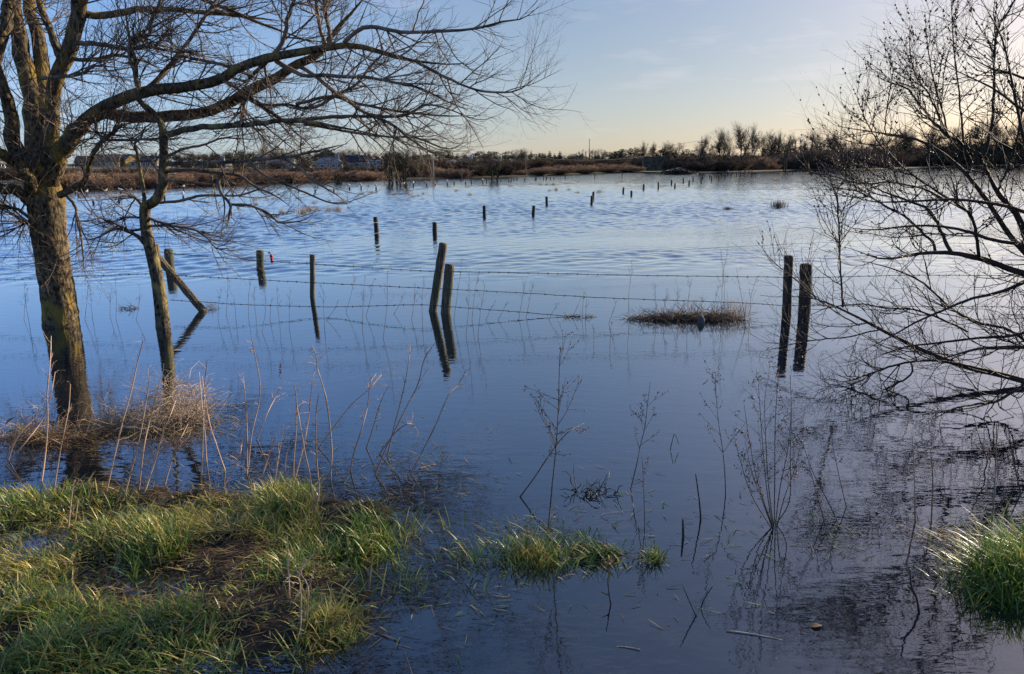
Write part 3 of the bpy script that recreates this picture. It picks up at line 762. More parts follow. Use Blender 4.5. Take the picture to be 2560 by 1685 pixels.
# ------------------------------------------------------------------ the near fence: posts, strut, wires
def post(name, label, bottom, top, r_px, mat, square=False, seed=0, depth=None, group=None, sink=0.45, worn=0.25):
    """bottom/top are (px, py); the post stands in the water where its bottom pixel meets it"""
    rg = np.random.default_rng(seed + 100)
    b = G(*bottom); d = b[1] if depth is None else depth
    b = P(bottom[0], bottom[1], d); a = P(top[0], top[1], d)
    r = r_px * d / F
    t = thing(name, label, "fence post", tuple(b), group=group)
    ax = (a - b); ax_n = ax / np.linalg.norm(ax)
    path = np.array([b - ax_n * sink + (a + ax_n * 0 - (b - ax_n * sink)) * f for f in np.linspace(0, 1, 14)]) - b
    g = Geo()
    sides = 4 if square else 12
    rad = np.full(14, r * (1.25 if square else 1.0)) * (1 + 0.02 * rg.normal(size=14))
    path2 = np.vstack([path, path[-1] + ax_n * r * worn, path[-1] + ax_n * r * (worn + 0.12)])
    rad2 = np.concatenate([rad, [rad[-1] * 0.86, rad[-1] * 0.35]])
    g.tubes(path2, rad2, sides if not square else 8, rough=0.03, rng=rg)
    o = g.build("shaft", mat, t, smooth=True)
    return t

post("fence_post", "tall squared weathered post leaning right, taller of the pair mid fence", (1082, 778), (1108, 612), 8.6, M_POST, True, 1, worn=0.5)
post("fence_post", "round grey post upright beside taller leaning post at mid fence", (1114, 783), (1124, 664), 12.5, M_POST, False, 2)
post("fence_post", "thin square brown post standing alone between short stump post and paired posts", (781, 745), (781, 637), 5.2, M_POST, True, 3, worn=0.1)
post("fence_post", "dark narrow split-topped post, slimmer of the pair beside the willow", (1966, 793), (1972, 642), 9.5, M_POST_DARK, True, 4, worn=0.3)
post("fence_post", "thick dark round post under willow twigs, stouter of that pair", (2010, 797), (2016, 662), 15, M_POST_DARK, False, 5, worn=0.12)
post("fence_post", "short stump of round post with red insulator beside it", (651, 672), (650, 627), 9.5, M_POST, False, 6, worn=0.1)
post("fence_post", "round post half hidden behind young tree, propped by a diagonal strut", (426, 678), (421, 624), 11, M_POST, False, 7, worn=0.1)
post("fence_post", "pale post immediately behind the young tree trunk", (402, 770), (388, 612), 9, M_POST, False, 71, depth=9.3, worn=0.1)

rg = np.random.default_rng(8)
t = thing("fence_strut", "fallen diagonal timber strut sloping from post into the water", "strut", tuple(G(508, 777)))
o0 = G(508, 777)
a, b = P(392, 640, 9.7) - o0, P(518, 790, o0[1] - 0.05) - o0
g = Geo(); g.tubes(smooth_path([a, (a + b) / 2 + np.array([0, 0, 0.01]), b + (b - a) * 0.12], 14), np.full(14, 0.047), 8, rough=0.05, rng=rg)
g.build("timber", M_POST, t, smooth=False)

def wire(label, pts, seed, barbs=True):
    rg = np.random.default_rng(seed)
    rows = [P(x, y, d) for x, y, d in pts]
    n = 260
    p = smooth_path(rows, n)
    p[:, 2] += 0.004 * np.sin(np.arange(n) * 0.9) * 0.3
    org = p[0].copy()
    g = Geo(); g.tubes(p - org, np.full(n, 0.0037), 5)
    if barbs:
        L = np.concatenate([[0], np.cumsum(np.linalg.norm(np.diff(p, axis=0), axis=1))])
        for s_ in np.arange(0.05, L[-1], 0.115):
            c = np.array([np.interp(s_, L, p[:, k]) for k in range(3)]) - org
            for q in range(2):
                v = rg.normal(size=3) * 0.6; v[2] += rg.choice([-1, 1]) * 0.8; v /= np.linalg.norm(v)
                g.tubes(np.array([c - v * 0.016, c, c + v * 0.016]), np.array([0.0012, 0.0052, 0.0012]), 4)
    o = g.build("barbed_wire", M_WIRE); o.location = tuple(org)
    return tag(o, label, "wire", "barbed wire strands of the near fence")
wire("rusty barbed wire, topmost strand running the whole width at post tops",
     [(-60, 646, 9.9), (0, 644, 9.9), (88, 642, 9.8), (168, 636, 9.75), (268, 629, 9.7), (360, 625, 9.6), (440, 635, 9.5), (651, 652, 9.2), (781, 660, 9.0), (1085, 679, 8.83), (1135, 679, 8.83), (1300, 682, 8.83), (1577, 688, 8.73), (1958, 693, 8.68), (2026, 694, 8.63), (2222, 689, 8.63), (2329, 688, 8.63), (2700, 690, 8.63)], 1)
wire("rusty barbed wire, middle strand between topmost and lowest strands",
     [(-60, 702, 9.9), (0, 700, 9.8), (88, 697, 9.7), (200, 691, 9.6), (364, 685, 9.5), (440, 689, 9.4), (600, 697, 9.2), (788, 707, 9.0), (1076, 721, 8.83), (1144, 724, 8.83), (1300, 732, 8.83), (1522, 745, 8.73), (1829, 756, 8.68), (1951, 763, 8.68), (2026, 764, 8.63), (2280, 766, 8.63), (2700, 768, 8.63)], 2)
wire("rusty barbed wire, lowest strand just above the water and sagging into it",
     [(425, 750, 9.3), (513, 755, 9.2), (600, 761, 9.1), (806, 767, 9.23), (923, 765, 9.03), (1026, 762, 8.88), (1076, 763, 8.83), (1129, 767, 8.83), (1300, 780, 8.83), (1420, 790, 8.78), (1573, 793, 8.75), (1800, 795, 8.73), (1965, 796, 8.68), (2026, 797, 8.63), (2280, 799, 8.63), (2700, 802, 8.63)], 3)

# red insulator near the stump
M_RED = plain_mat("red_plastic", (0.45, 0.03, 0.035), 0.35)
t = thing("wire_insulator", "small red plastic insulator hanging on top wire beside stump post", "insulator", tuple(P(679, 648, 9.15)))
g = Geo(); g.tubes(np.array([(0, 0, -0.045), (0, 0, -0.03), (0, 0, 0.02), (0, 0, 0.035), (0, 0, 0.05)]), np.array([0.014, 0.014, 0.014, 0.022, 0.02]), 10)
g.build("body", M_RED, t)
g = Geo(); g.tubes(np.array([(-0.035, 0, 0.075), (-0.02, 0, 0.085), (0, 0, 0.05)]), np.array([0.01, 0.008, 0.005]), 6)
g.build("hook", M_WIRE, t)

# ------------------------------------------------------------------ far posts, gulls
FAR_A = [(942, 543, 584, 4.6), (1211, 515, 541, 3.3), (1367, 492, 512, 2.7), (1483, 480, 496, 2.3), (1558, 469, 482, 2.1), (1609, 461, 474, 1.7), (1646, 456, 470, 1.6), (1678.6, 450, 461, 1.5), (1708.5, 445, 456, 1.3), (1732.7, 444, 452, 1.2), (1756.6, 442, 448, 0.9), (1774, 438, 445.5, 1.0), (1790.9, 435, 443, 1.0), (1805, 432, 440, 0.9), (1819.8, 430, 438, 0.9), (1831, 429.5, 436, 0.8), (1847, 427, 433.5, 0.8), (1864, 425, 431, 0.7), (1875, 423, 430, 0.7)]
FAR_B = [(1087, 556, 585, 3.8), (1333, 515, 538, 3.2), (1479, 490, 509, 2.4), (1578.5, 477, 489, 2.0), (1687.4, 458.5, 468.6, 1.5), (1722.6, 451, 462, 1.5), (1752.8, 447, 456.5, 1.3), (1778.5, 440, 452, 1.3), (1797.6, 437, 448, 1.1), (1813, 436, 446, 1.1), (1827.6, 435, 443, 1.0), (1840.6, 430, 440, 0.9), (1851, 428, 438, 0.9), (1860.5, 427, 436, 0.8), (1870.4, 424, 434, 0.8), (1880, 423, 433, 0.8)]
FAR_C = [(10.5, 489, 494.5), (37.6, 508, 522.6), (184.8, 503, 510), (189.5, 481, 485), (196.5, 488, 493), (218, 483, 489), (234.5, 502, 512.5), (265.5, 480, 484), (298.4, 501, 507), (302.4, 478, 484), (325, 479, 483), (411.8, 489, 500), (458.9, 489, 499), (460, 470, 477.5), (536, 484, 490), (582.5, 484, 490), (746.6, 473.6, 479.6), (788, 474, 480), (835, 473, 479), (874, 468, 475), (903, 465.5, 473), (940.4, 467.5, 475), (974, 464, 469.5), (1008.7, 463, 468), (1033.7, 460, 467), (1067, 460, 465), (1088, 459.5, 463.5), (1118.3, 456, 463.5), (1135.4, 453, 461), (1164.6, 455, 461), (1178.8, 451, 459), (1207, 453, 458), (1252.6, 448, 454), (1278, 448, 454), (1284.7, 447.6, 452), (1310.6, 445, 452)]
FAR_D = [(1038, 450, 456), (1093, 447.5, 454), (1152, 447, 453), (1217, 444, 455.4), (1244, 448, 455), (1272.5, 450, 454.5), (1292.5, 443, 450), (1338.5, 444, 450), (1340.5, 442, 449.5), (1359.3, 441.5, 448), (1365.6, 442, 449), (1367.4, 441.5, 446.5), (1376, 443, 448.5), (1385, 442, 447.5), (1413, 439, 446), (1487, 433.5, 443.6), (1555.5, 432, 441), (1625, 431, 437)]
GULLS = {10.5, 189.5, 196.5, 218, 265.5, 302.4, 325, 411.8, 458.9, 536, 582.5, 788, 874, 903, 940.4, 1008.7, 1033.7, 1067, 1118.3, 1207, 1732.7, 1819.8, 460}

g = Geo(); rg = np.random.default_rng(3)
zz = np.array([-0.35, 0.0, 0.3, 0.6, 0.9, 1.0, 1.015])
g.tubes(np.stack([0 * zz, 0 * zz, zz], 1), np.array([0.5, 0.5, 0.5, 0.49, 0.49, 0.46, 0.2]), 8, rough=0.04, rng=rg)
far_mesh = mk_mesh("far_post", np.concatenate(g.V), np.concatenate(g.Q), np.concatenate(g.T))
far_mesh.materials.append(M_POST_DARK)
POST_TOP = {}
def far_posts(rows, label, group):
    for n_, row in enumerate(rows):
        x, yt, yb = row[:3]
        w = row[3] if len(row) > 3 else None
        b = G(x, yb); d = b[1]
        h = (yb - yt) * d / F
        r = max(w * d / F, 0.062) if w else 0.058
        o = link("far_post", far_mesh)
        o.location = (b[0], b[1], 0)
        o.scale = (2 * r, 2 * r, h)
        o.rotation_euler = (rg.normal() * 0.03, rg.normal() * 0.03, rg.uniform(0, 6))
        tag(o, label.format(n=ordinal(n_ + 1)), "fence post", group)
        POST_TOP[x] = (b[0], b[1], h * 1.0)
far_posts(FAR_A, "dark flooded post, {n} from the near end in left line of the double row", "posts in the left line of the double row")
far_posts(FAR_B, "dark flooded post, {n} from the near end in right line of the double row", "posts in the right line of the double row")
far_posts(FAR_C, "short flooded post, {n} from the left along the gull perches below the houses", "posts of the gull-perch line below the houses")
far_posts(FAR_D, "thin flooded post, {n} from the left in scattered line close to far shore", "posts scattered near the far shore")

M_GULL = plain_mat("gull_white", (0.48, 0.48, 0.47), 0.6)
M_GULLW = plain_mat("gull_grey", (0.36, 0.37, 0.40), 0.6)
def gull_proto():
    t = thing("gull", "x", "gull")
    g = Geo()
    pts = smooth_path([(-0.2, 0, 0.10, 0.008), (-0.13, 0, 0.115, 0.035), (-0.03, 0, 0.125, 0.07), (0.06, 0, 0.135, 0.072), (0.11, 0, 0.175, 0.045), (0.135, 0, 0.215, 0.04), (0.165, 0, 0.235, 0.036), (0.19, 0, 0.232, 0.014), (0.225, 0, 0.225, 0.004)], 22)
    g.tubes(pts[:, :3], pts[:, 3], 10); g.build("body", M_GULL, t)
    for s_ in (-1, 1):
        g = Geo()
        w = smooth_path([(0.09, 0.055 * s_, 0.15, 0.014), (0.0, 0.078 * s_, 0.155, 0.024), (-0.12, 0.05 * s_, 0.135, 0.016), (-0.23, 0.015 * s_, 0.115, 0.004)], 10)
        g.tubes(w[:, :3], w[:, 3], 6); g.build("wing", M_GULLW, t)
        g = Geo(); g.tubes(np.array([(0.0, 0.025 * s_, 0.0), (0.0, 0.025 * s_, 0.07)]), np.array([0.006, 0.006]), 5); g.build("leg", M_RED, t)
    return t
gp = gull_proto(); first = True
for n_, x in enumerate(sorted(GULLS)):
    loc = POST_TOP[x]
    rz = rg.uniform(0, 6.28)
    lab = f"white gull perched on a flooded post, {ordinal(n_ + 1)} gull from the left"
    sc_ = (1.0,) * 3
    if first:
        gp.location = loc; gp.rotation_euler = (0, 0, rz); gp.scale = sc_; tag(gp, lab, "gull", "gulls perched on posts"); first = False
    else:
        dup(gp, loc, rz, sc_, lab, "gulls perched on posts")

# pale electric-fence tapes between the mid posts
M_TAPE = plain_mat("white_tape", (0.32, 0.32, 0.33), 0.5)
def cord(name, label, cat, pts, r, m):
    p = smooth_path(pts, 60); org = p[0].copy()
    g = Geo(); g.tubes(p - org, np.full(60, r), 4)
    o = g.build(name, m); o.location = tuple(org); tag(o, label, cat); return o
cord("electric_tape", "pale slack electric fence tape slanting up to double row's first right post", "tape", [P(745, 622, 16), P(850, 602, 16.5), P(942, 583, 18), P(1020, 572, 19), P(1087, 563, 20.3), P(1150, 553, 22)], 0.004, M_TAPE)
cord("electric_tape", "pale electric fence tape between first posts of the left line", "tape", [P(870, 566, 19), P(942, 556, 20), P(1080, 540, 24), P(1211, 524, 28)], 0.004, M_TAPE)
cord("fence_wire", "hair-thin plain wire above the water behind the barbed fence", "wire", [P(880, 662, 12), P(1250, 655, 12), P(1700, 625, 13), P(2060, 606, 13.5), P(2500, 585, 14)], 0.0025, M_WIRE)

# ------------------------------------------------------------------ blades: grass, rushes, straw
def blades(g, base, h, heading, lean, width, C, rng, levels=5, droop=0.5, tipC=None):
    """base (n,3); every blade bends over along its heading"""
    n = len(base)
    hd = np.stack([np.cos(heading), np.sin(heading), 0 * heading], 1)
    side = np.stack([-np.sin(heading + rng.normal(size=n) * 0.6), np.cos(heading), 0 * heading], 1); side = nrm(side)
    pts = []; p = base.copy(); ang = lean.copy()
    for q in range(levels):
        pts.append(p)
        step = (h / (levels - 1))[:, None]
        p = p + step * (hd * np.sin(ang)[:, None] + np.array([0, 0, 1.0]) * np.cos(ang)[:, None])
        ang = np.minimum(ang + droop * rng.uniform(0.3, 1.0, n), 2.2)
    prof = np.array([0.75, 1.0, 0.85, 0.55, 0.0])[:levels] if levels == 5 else np.linspace(1, 0, levels)
    V = []; C_ = []
    for q in range(levels - 1):
        w = (width * prof[q])[:, None]
        V += [pts[q] - side * w, pts[q] + side * w]
    V.append(pts[-1])
    k = 2 * (levels - 1) + 1
    V = np.stack(V, 1).reshape(-1, 3)
    b0 = np.arange(n) * k
    Q = np.concatenate([np.stack([b0 + 2 * q, b0 + 2 * q + 1, b0 + 2 * q + 3, b0 + 2 * q + 2], 1) for q in range(levels - 2)])
    T = np.stack([b0 + k - 3, b0 + k - 2, b0 + k - 1], 1)
    if tipC is None: tipC = C
    f = np.repeat(np.linspace(0, 1, levels)[:-1], 2).tolist() + [1.0]
    f = np.array(f)[None, :, None]
    Cc = (C[:, None, :] * (1 - f) + tipC[:, None, :] * f).reshape(-1, 3)
    g.add(V, Q, T, Cc)

GREEN = np.array([[0.09, 0.17, 0.025], [0.12, 0.205, 0.035], [0.17, 0.24, 0.04], [0.07, 0.14, 0.035]])
YELLOW = np.array([[0.42, 0.32, 0.085], [0.36, 0.31, 0.07], [0.50, 0.38, 0.13], [0.28, 0.28, 0.05]])
PALE = np.array([[0.42, 0.36, 0.24], [0.36, 0.34, 0.22], [0.30, 0.32, 0.19]])
BROWN = np.array([[0.14, 0.085, 0.045], [0.20, 0.125, 0.065], [0.10, 0.06, 0.035], [0.28, 0.18, 0.10]])
def pick(pal, n, rng, var=0.15):
    return pal[rng.integers(0, len(pal), n)] * (1 + rng.normal(size=(n, 1)) * var)

def in_ellipse(cx, cy, rx, ry, n, rng, edge=0.75):
    """points on the bank inside a patch whose outline was read off the photograph"""
    a = rng.uniform(0, 2 * math.pi, n); r = rng.uniform(0, 1, n) ** 0.6 * (1 + 0.12 * rng.normal(size=n))
    px, py = cx + rx * r * np.cos(a), cy + ry * r * np.sin(a)
    out = np.array([G(x, y) for x, y in zip(px, py)])
    return out

def patch(g, cx, cy, rx, ry, n, h, mix, rng, lean=(0.1, 0.7), droop=0.3, width=0.0026, head=None, sub=-0.02, clump=True, gaps=0.0):
    """mix = shares of (green, yellow, pale, brown)"""
    p = in_ellipse(cx, cy, rx, ry, n, rng)
    if clump:
        k = max(3, n // 28)
        c = in_ellipse(cx, cy, rx, ry, k, rng)
        idx = rng.integers(0, k, n)
        s = rng.uniform(0.0, 1, (n, 1)) < 0.6
        q = c[idx] + rng.normal(size=(n, 3)) * np.array([0.035, 0.035, 0])
        p = np.where(s, q, p)
        hc = rng.uniform(0, 2 * math.pi, k)[idx]
    else:
        hc = rng.uniform(0, 2 * math.pi, n)
    p[:, 2] = np.maximum(ground_z(p[:, 0], p[:, 1]), sub - 0.06) - 0.005
    if gaps:
        keep = vnoise(p[:, 0] * 3.1 + 40, p[:, 1] * 3.1, 7) + 0.35 * vnoise(p[:, 0] * 9 + 40, p[:, 1] * 9, 8) > gaps
        p, hc = p[keep], hc[keep]; n = len(p)
    kind = rng.choice(4, n, p=np.array(mix) / sum(mix))
    C = np.zeros((n, 3))
    for q, pal in enumerate((GREEN, YELLOW, PALE, BROWN)):
        mk = kind == q
        C[mk] = pick(pal, mk.sum(), rng)
    hd = hc + rng.normal(size=n) * 0.9 if head is None else head + rng.normal(size=n) * 0.6
    hh = rng.uniform(h[0], h[1], n)
    ln = rng.uniform(lean[0], lean[1], n)
    dead = kind >= 2
    ln[dead] += rng.uniform(0.3, 0.9, dead.sum())
    tip = C * 1.25 + np.array([0.03, 0.02, 0.0])
    blades(g, p, hh, hd, ln, width * rng.uniform(0.6, 1.35, n), np.clip(C, 0.005, 1), rng, 5, droop, np.clip(tip, 0.005, 1))

rg = np.random.default_rng(77)
g = Geo()
PATCHES = [
    # cx, cy, rx, ry, n, height, (green, yellow, pale, brown), lean, droop
    (70, 1265, 130, 35, 900, (0.06, 0.15), (6, 3, 1, 1), (0.1, 0.7), 0.3),
    (220, 1255, 110, 30, 450, (0.05, 0.14), (6, 3, 1, 2), (0.1, 0.7), 0.3),
    (80, 1350, 150, 65, 2000, (0.05, 0.13), (4, 6, 2, 1), (0.2, 0.9), 0.35),
    (60, 1430, 130, 50, 1400, (0.05, 0.13), (4, 6, 2, 1), (0.2, 0.9), 0.35),
    (340, 1340, 110, 50, 1300, (0.07, 0.16), (7, 3, 1, 1), (0.1, 0.6), 0.25),
    (520, 1310, 120, 50, 1500, (0.06, 0.14), (3, 6, 3, 1), (0.3, 1.0), 0.35),
    (560, 1350, 150, 40, 900, (0.06, 0.14), (3, 4, 4, 2), (0.4, 1.1), 0.3),
    (420, 1440, 100, 70, 1900, (0.08, 0.19), (9, 2, 0.6, 0.6), (0.05, 0.5), 0.22),
    (470, 1500, 70, 60, 700, (0.08, 0.18), (9, 1, 0.5, 0.8), (0.1, 0.6), 0.25),
    (720, 1260, 65, 45, 1200, (0.09, 0.2), (7, 5, 1, 0.6), (0.05, 0.6), 0.3),
    (700, 1330, 95, 45, 1200, (0.08, 0.17), (5, 6, 2, 1), (0.2, 0.9), 0.35),
    (680, 1410, 130, 50, 1200, (0.06, 0.15), (6, 3, 1, 2), (0.2, 0.8), 0.3),
    (840, 1385, 110, 40, 800, (0.06, 0.15), (8, 2, 1, 1), (0.2, 0.9), 0.3),
    (960, 1345, 75, 55, 650, (0.07, 0.16), (9, 1, 1, 0.6), (0.1, 0.8), 0.3),
    (1010, 1420, 70, 35, 200, (0.05, 0.12), (8, 1, 1, 1), (0.3, 1.0), 0.3),
    (140, 1530, 170, 50, 900, (0.06, 0.14), (7, 3, 1, 2), (0.2, 0.9), 0.3),
    (60, 1620, 120, 70, 1300, (0.07, 0.16), (9, 2, 1, 1), (0.1, 0.7), 0.3),
    (300, 1600, 170, 70, 1100, (0.07, 0.18), (8, 2, 1, 2), (0.3, 1.0), 0.3),
    (520, 1600, 150, 80, 600, (0.07, 0.17), (7, 2, 1, 3), (0.3, 1.1), 0.3),
    (240, 1680, 260, 30, 700, (0.06, 0.16), (9, 2, 1, 2), (0.2, 0.9), 0.3),
    (800, 1565, 75, 50, 700, (0.07, 0.15), (4, 6, 1, 2), (0.1, 0.8), 0.35),
    (900, 1590, 80, 40, 260, (0.06, 0.13), (4, 4, 1, 3), (0.3, 1.0), 0.35),
    (640, 1200, 330, 25, 350, (0.05, 0.14), (3, 3, 1, 5), (0.3, 1.2), 0.4),
    (950, 1240, 180, 40, 160, (0.04, 0.1), (3, 2, 1, 6), (0.6, 1.4), 0.2),
    (1060, 1370, 110, 60, 330, (0.12, 0.24), (8, 2, 2, 1), (0.1, 0.8), 0.2), (1080, 1460, 130, 60, 170, (0.12, 0.22), (8, 2, 2, 1), (0.1, 0.9), 0.2),
    (920, 1500, 120, 70, 200, (0.10, 0.2), (6, 3, 2, 3), (0.2, 1.0), 0.2), (700, 1640, 200, 50, 260, (0.07, 0.17), (8, 2, 1, 2), (0.2, 1.0), 0.2),
]
for cx, cy, rx, ry, n, h, mix, lean, droop in PATCHES:
    mix = (mix[0], mix[1] * 1.7, mix[2] * 1.3, mix[3] * 1.6)
    patch(g, cx, cy, rx * 1.08, ry * 1.1, int(n * 1.15), (h[0] * 0.7, h[1] * 0.9), mix, rg, (lean[0] + 0.05, lean[1] + 0.35), droop, 0.0026, gaps=0.52)
for cx, cy, rx, ry, n in [(350, 1380, 420, 150, 2600), (700, 1350, 330, 120, 1500), (300, 1590, 380, 100, 1700), (760, 1520, 220, 90, 500)]:
    patch(g, cx, cy, rx, ry, n, (0.02, 0.07), (4, 3, 2, 4), rg, (0.2, 1.3), 0.3, 0.0024, gaps=0.35)
bank = g.build("grass", M_GRASS, None, color=True)
tag(bank, "green and yellowed wet grass growing over the near bank", "grass", kind="stuff")

# matted dead grass and straw lying between the green blades
g = Geo()
for cx, cy, rx, ry, n in [(200, 1320, 330, 120, 1700), (560, 1330, 260, 110, 1700), (780, 1330, 320, 120, 1100), (300, 1520, 380, 130, 1500), (760, 1540, 260, 120, 700), (120, 1105, 190, 22, 1100), (350, 1085, 220, 26, 1500),
                          (500, 1190, 420, 60, 500), (1050, 1190, 180, 70, 420), (1330, 1330, 170, 50, 300), (2370, 1335, 140, 45, 420), (560, 1060, 80, 20, 200)]:
    n = int(n * 0.55)
    p = in_ellipse(cx, cy, rx, ry, n, rg)
    p[:, 2] = np.maximum(ground_z(p[:, 0], p[:, 1]), -0.012) + rg.uniform(0.0, 0.02, n)
    c = pick(BROWN, n, rg, 0.2)
    pale = rg.random(n) < 0.22
    c[pale] = pick(YELLOW, pale.sum(), rg)
    blades(g, p, rg.uniform(0.03, 0.11, n), rg.normal(size=n) * 0.9 + rg.choice([0, math.pi], n), rg.uniform(1.15, 1.6, n), rg.uniform(0.0012, 0.0028, n), np.clip(c, 0.01, 1), rg, 5, 0.05)
lit = g.build("straw_litter", M_STRAW, None, color=True)
tag(lit, "brown matted dead grass and straw strewn along the wet bank", "straw litter", kind="stuff")

def tuft(name, label, cat, specs, mat, group=None, seed=0):
    r_ = np.random.default_rng(seed + 500)
    g = Geo()
    for s_ in specs: patch(g, *s_[:7], r_, *s_[7:])
    V = np.concatenate(g.V); c = np.array([V[:, 0].mean(), V[:, 1].mean(), 0.0])
    g.V = [v - c for v in g.V]
    o = g.build(name, mat, None, color=True); o.location = tuple(c)
    return tag(o, label, cat, group)
tuft("grass_island", "half-drowned island of pale and yellow-green grass in shallow water", "grass clump",
     [(1320, 1325, 180, 45, 700, (0.05, 0.12), (4, 1, 8, 1), (0.7, 1.4), 0.2), (1320, 1395, 170, 50, 800, (0.05, 0.12), (8, 3, 4, 1), (0.3, 1.1), 0.3), (1460, 1370, 170, 70, 330, (0.05, 0.14), (8, 1, 4, 0.4), (0.5, 1.3), 0.2), (1160, 1400, 110, 60, 260, (0.05, 0.13), (8, 1, 3, 0.4), (0.5, 1.3), 0.2), (1340, 1395, 70, 34, 300, (0.07, 0.14), (5, 7, 1, 0.6), (0.05, 0.6), 0.25)], M_GRASS, seed=1)
tuft("grass_clump", "small dark green grass clump alone in the water beside grass island", "grass clump",
     [(1640, 1385, 34, 38, 420, (0.05, 0.11), (9, 3, 0.6, 0.6), (0.1, 0.9), 0.4)], M_GRASS, seed=2)
tuft("grass_clump", "tiny yellowish grass clump floating just nearer than dark green clump", "grass clump",
     [(1630, 1440, 24, 12, 140, (0.03, 0.07), (5, 6, 0.6, 1), (0.3, 1.2), 0.4)], M_GRASS, seed=3)
tuft("grass_clump", "tall thick green grass clump at the water's edge below the willow", "grass clump",
     [(2500, 1470, 120, 70, 1700, (0.08, 0.24), (10, 3, 0.4, 0.8), (0.05, 1.0), 0.3), (2570, 1440, 110, 100, 1300, (0.12, 0.30), (10, 2, 0.4, 0.4), (0.05, 0.8), 0.3), (2390, 1470, 90, 40, 420, (0.06, 0.16), (8, 3, 0.8, 2), (0.5, 1.4), 0.25)], M_GRASS, seed=4)
tuft("reed_mat", "flattened pale reed stems floating between willow and thick green clump", "reed mat",
     [(2350, 1320, 150, 40, 420, (0.08, 0.24), (3, 2, 5, 4), (1.1, 1.5), 0.06), (2440, 1350, 100, 35, 260, (0.05, 0.14), (6, 2, 4, 1), (0.5, 1.3), 0.2)], M_STRAW, seed=5)

# drowned grass lying on the shallow bed
g = Geo()
for cx, cy, rx, ry, n in [(1000, 1160, 300, 90, 900), (1100, 1550, 420, 120, 1500), (1600, 1350, 260, 130, 800), (800, 1250, 300, 90, 700), (2200, 1400, 260, 120, 500)]:
    p = in_ellipse(cx, cy, rx, ry, n, rg); p[:, 2] = np.minimum(ground_z(p[:, 0], p[:, 1]), -0.015) + 0.006
    c = np.where(rg.random((n, 1)) < 0.6, pick(BROWN, n, rg), pick(GREEN, n, rg) * 0.7)
    blades(g, p, rg.uniform(0.06, 0.2, n), rg.uniform(0, 6.28, n), rg.uniform(0.9, 1.5, n), rg.uniform(0.002, 0.004, n), np.clip(c, 0.01, 1), rg, 5, 0.1)
    g.V[-1][:, 2] = np.minimum(g.V[-1][:, 2], -0.006)
dg = g.build("drowned_grass", M_STRAW, None, color=True)
tag(dg, "brown drowned grass lying under the shallow water", "drowned grass", kind="stuff")

# sparse drowned blades and specks floating on the calm water
g = Geo()
for cx, cy, rx, ry, n in [(1560, 1290, 180, 130, 90), (1850, 1330, 130, 90, 50), (1100, 1520, 260, 110, 70), (2100, 1330, 160, 80, 80), (1050, 1130, 260, 120, 120), (1700, 1500, 300, 90, 26)]:
    p = in_ellipse(cx, cy, rx, ry, n, rg); p[:, 2] = 0.003
    c = np.where(rg.random((n, 1)) < 0.5, pick(GREEN, n, rg), pick(PALE, n, rg) * 0.6)
    blades(g, p, rg.uniform(0.02, 0.09, n), rg.uniform(0, 6.28, n), rg.uniform(1.35, 1.56, n), rg.uniform(0.0012, 0.0028, n), np.clip(c, 0.01, 1), rg, 5, 0.0)
fl = g.build("floating_debris", M_STRAW, None, color=True)
tag(fl, "loose grass blades and specks floating on the calm near water", "floating debris", kind="stuff")

# dead straw heap piled against the two trees' bank
def heap(name, label, cat, specs, seed, curl=0.25, rad=0.0016):
    r_ = np.random.default_rng(seed)
    g = Geo(); c0 = G(specs[0][0], specs[0][1]); c0[2] = 0
    for cx, cy, rx, ry, n, h, pal, ln in specs:
        p = in_ellipse(cx, cy, rx, ry, n, r_)
        q = np.hypot((p[:, 0] - G(cx, cy)[0]) / (rx * c0[1] / F), 0)
        p[:, 2] = r_.uniform(-0.02, 1, n) * h * np.clip(1.1 - q * q, 0.05, 1)
        d = nrm(np.stack([r_.normal(size=n), r_.normal(size=n) * 0.7, r_.normal(size=n) * 0.55 + 0.15], 1))
        L = r_.uniform(ln[0], ln[1], n)
        pts = [p]
        for k_ in range(6):
            pts.append(pts[-1] + d * (L / 6)[:, None])
            d = nrm(d + r_.normal(size=d.shape) * curl + np.array([0, 0, -0.12]))
        PL = np.stack(pts, 1)
        PL[:, :, 2] = np.maximum(PL[:, :, 2], -0.02)
        C = pick(pal, n, r_, 0.2)
        g.tubes(PL - c0, np.repeat(np.linspace(1.1, 0.5, 7)[None] * rad, n, 0), 3, np.clip(C, 0.01, 1))
    o = g.build(name, M_STALK, None, color=True); o.location = tuple(c0)
    return tag(o, label, cat)
STRAWP = np.array([[0.40, 0.28, 0.17], [0.46, 0.33, 0.21], [0.30, 0.20, 0.12], [0.52, 0.40, 0.27]])
heap("straw_heap", "tangled heap of tan dead straw at foot of the trees' reflections", "straw heap",
     [(440, 1030, 70, 30, 380, 0.20, STRAWP, (0.12, 0.4)), (360, 1062, 150, 24, 620, 0.07, STRAWP * 0.8, (0.12, 0.35)), (490, 1050, 60, 22, 130, 0.09, STRAWP, (0.1, 0.3))], 4)
heap("straw_drift", "low line of stranded brown straw beside the three-leaved sprig", "straw drift",
     [(110, 1100, 130, 16, 420, 0.03, BROWN * 1.4, (0.1, 0.35)), (60, 1080, 60, 16, 70, 0.07, STRAWP, (0.1, 0.3))], 5)
heap("debris_raft", "raft of rusty dead grass caught on the lowest wire near dark posts", "debris raft",
     [(1690, 798, 80, 5, 620, 0.035, BROWN * 0.8, (0.1, 0.3)), (1790, 798, 70, 6, 480, 0.055, BROWN, (0.1, 0.3)), (1600, 798, 40, 3, 110, 0.02, BROWN, (0.1, 0.2))], 6, 0.2, 0.0022)
heap("debris_raft", "small floating clot of brown twigs beside young tree trunk", "debris raft",
     [(322, 772, 26, 4, 80, 0.03, BROWN * 0.7, (0.04, 0.12))], 7, 0.2, 0.002)
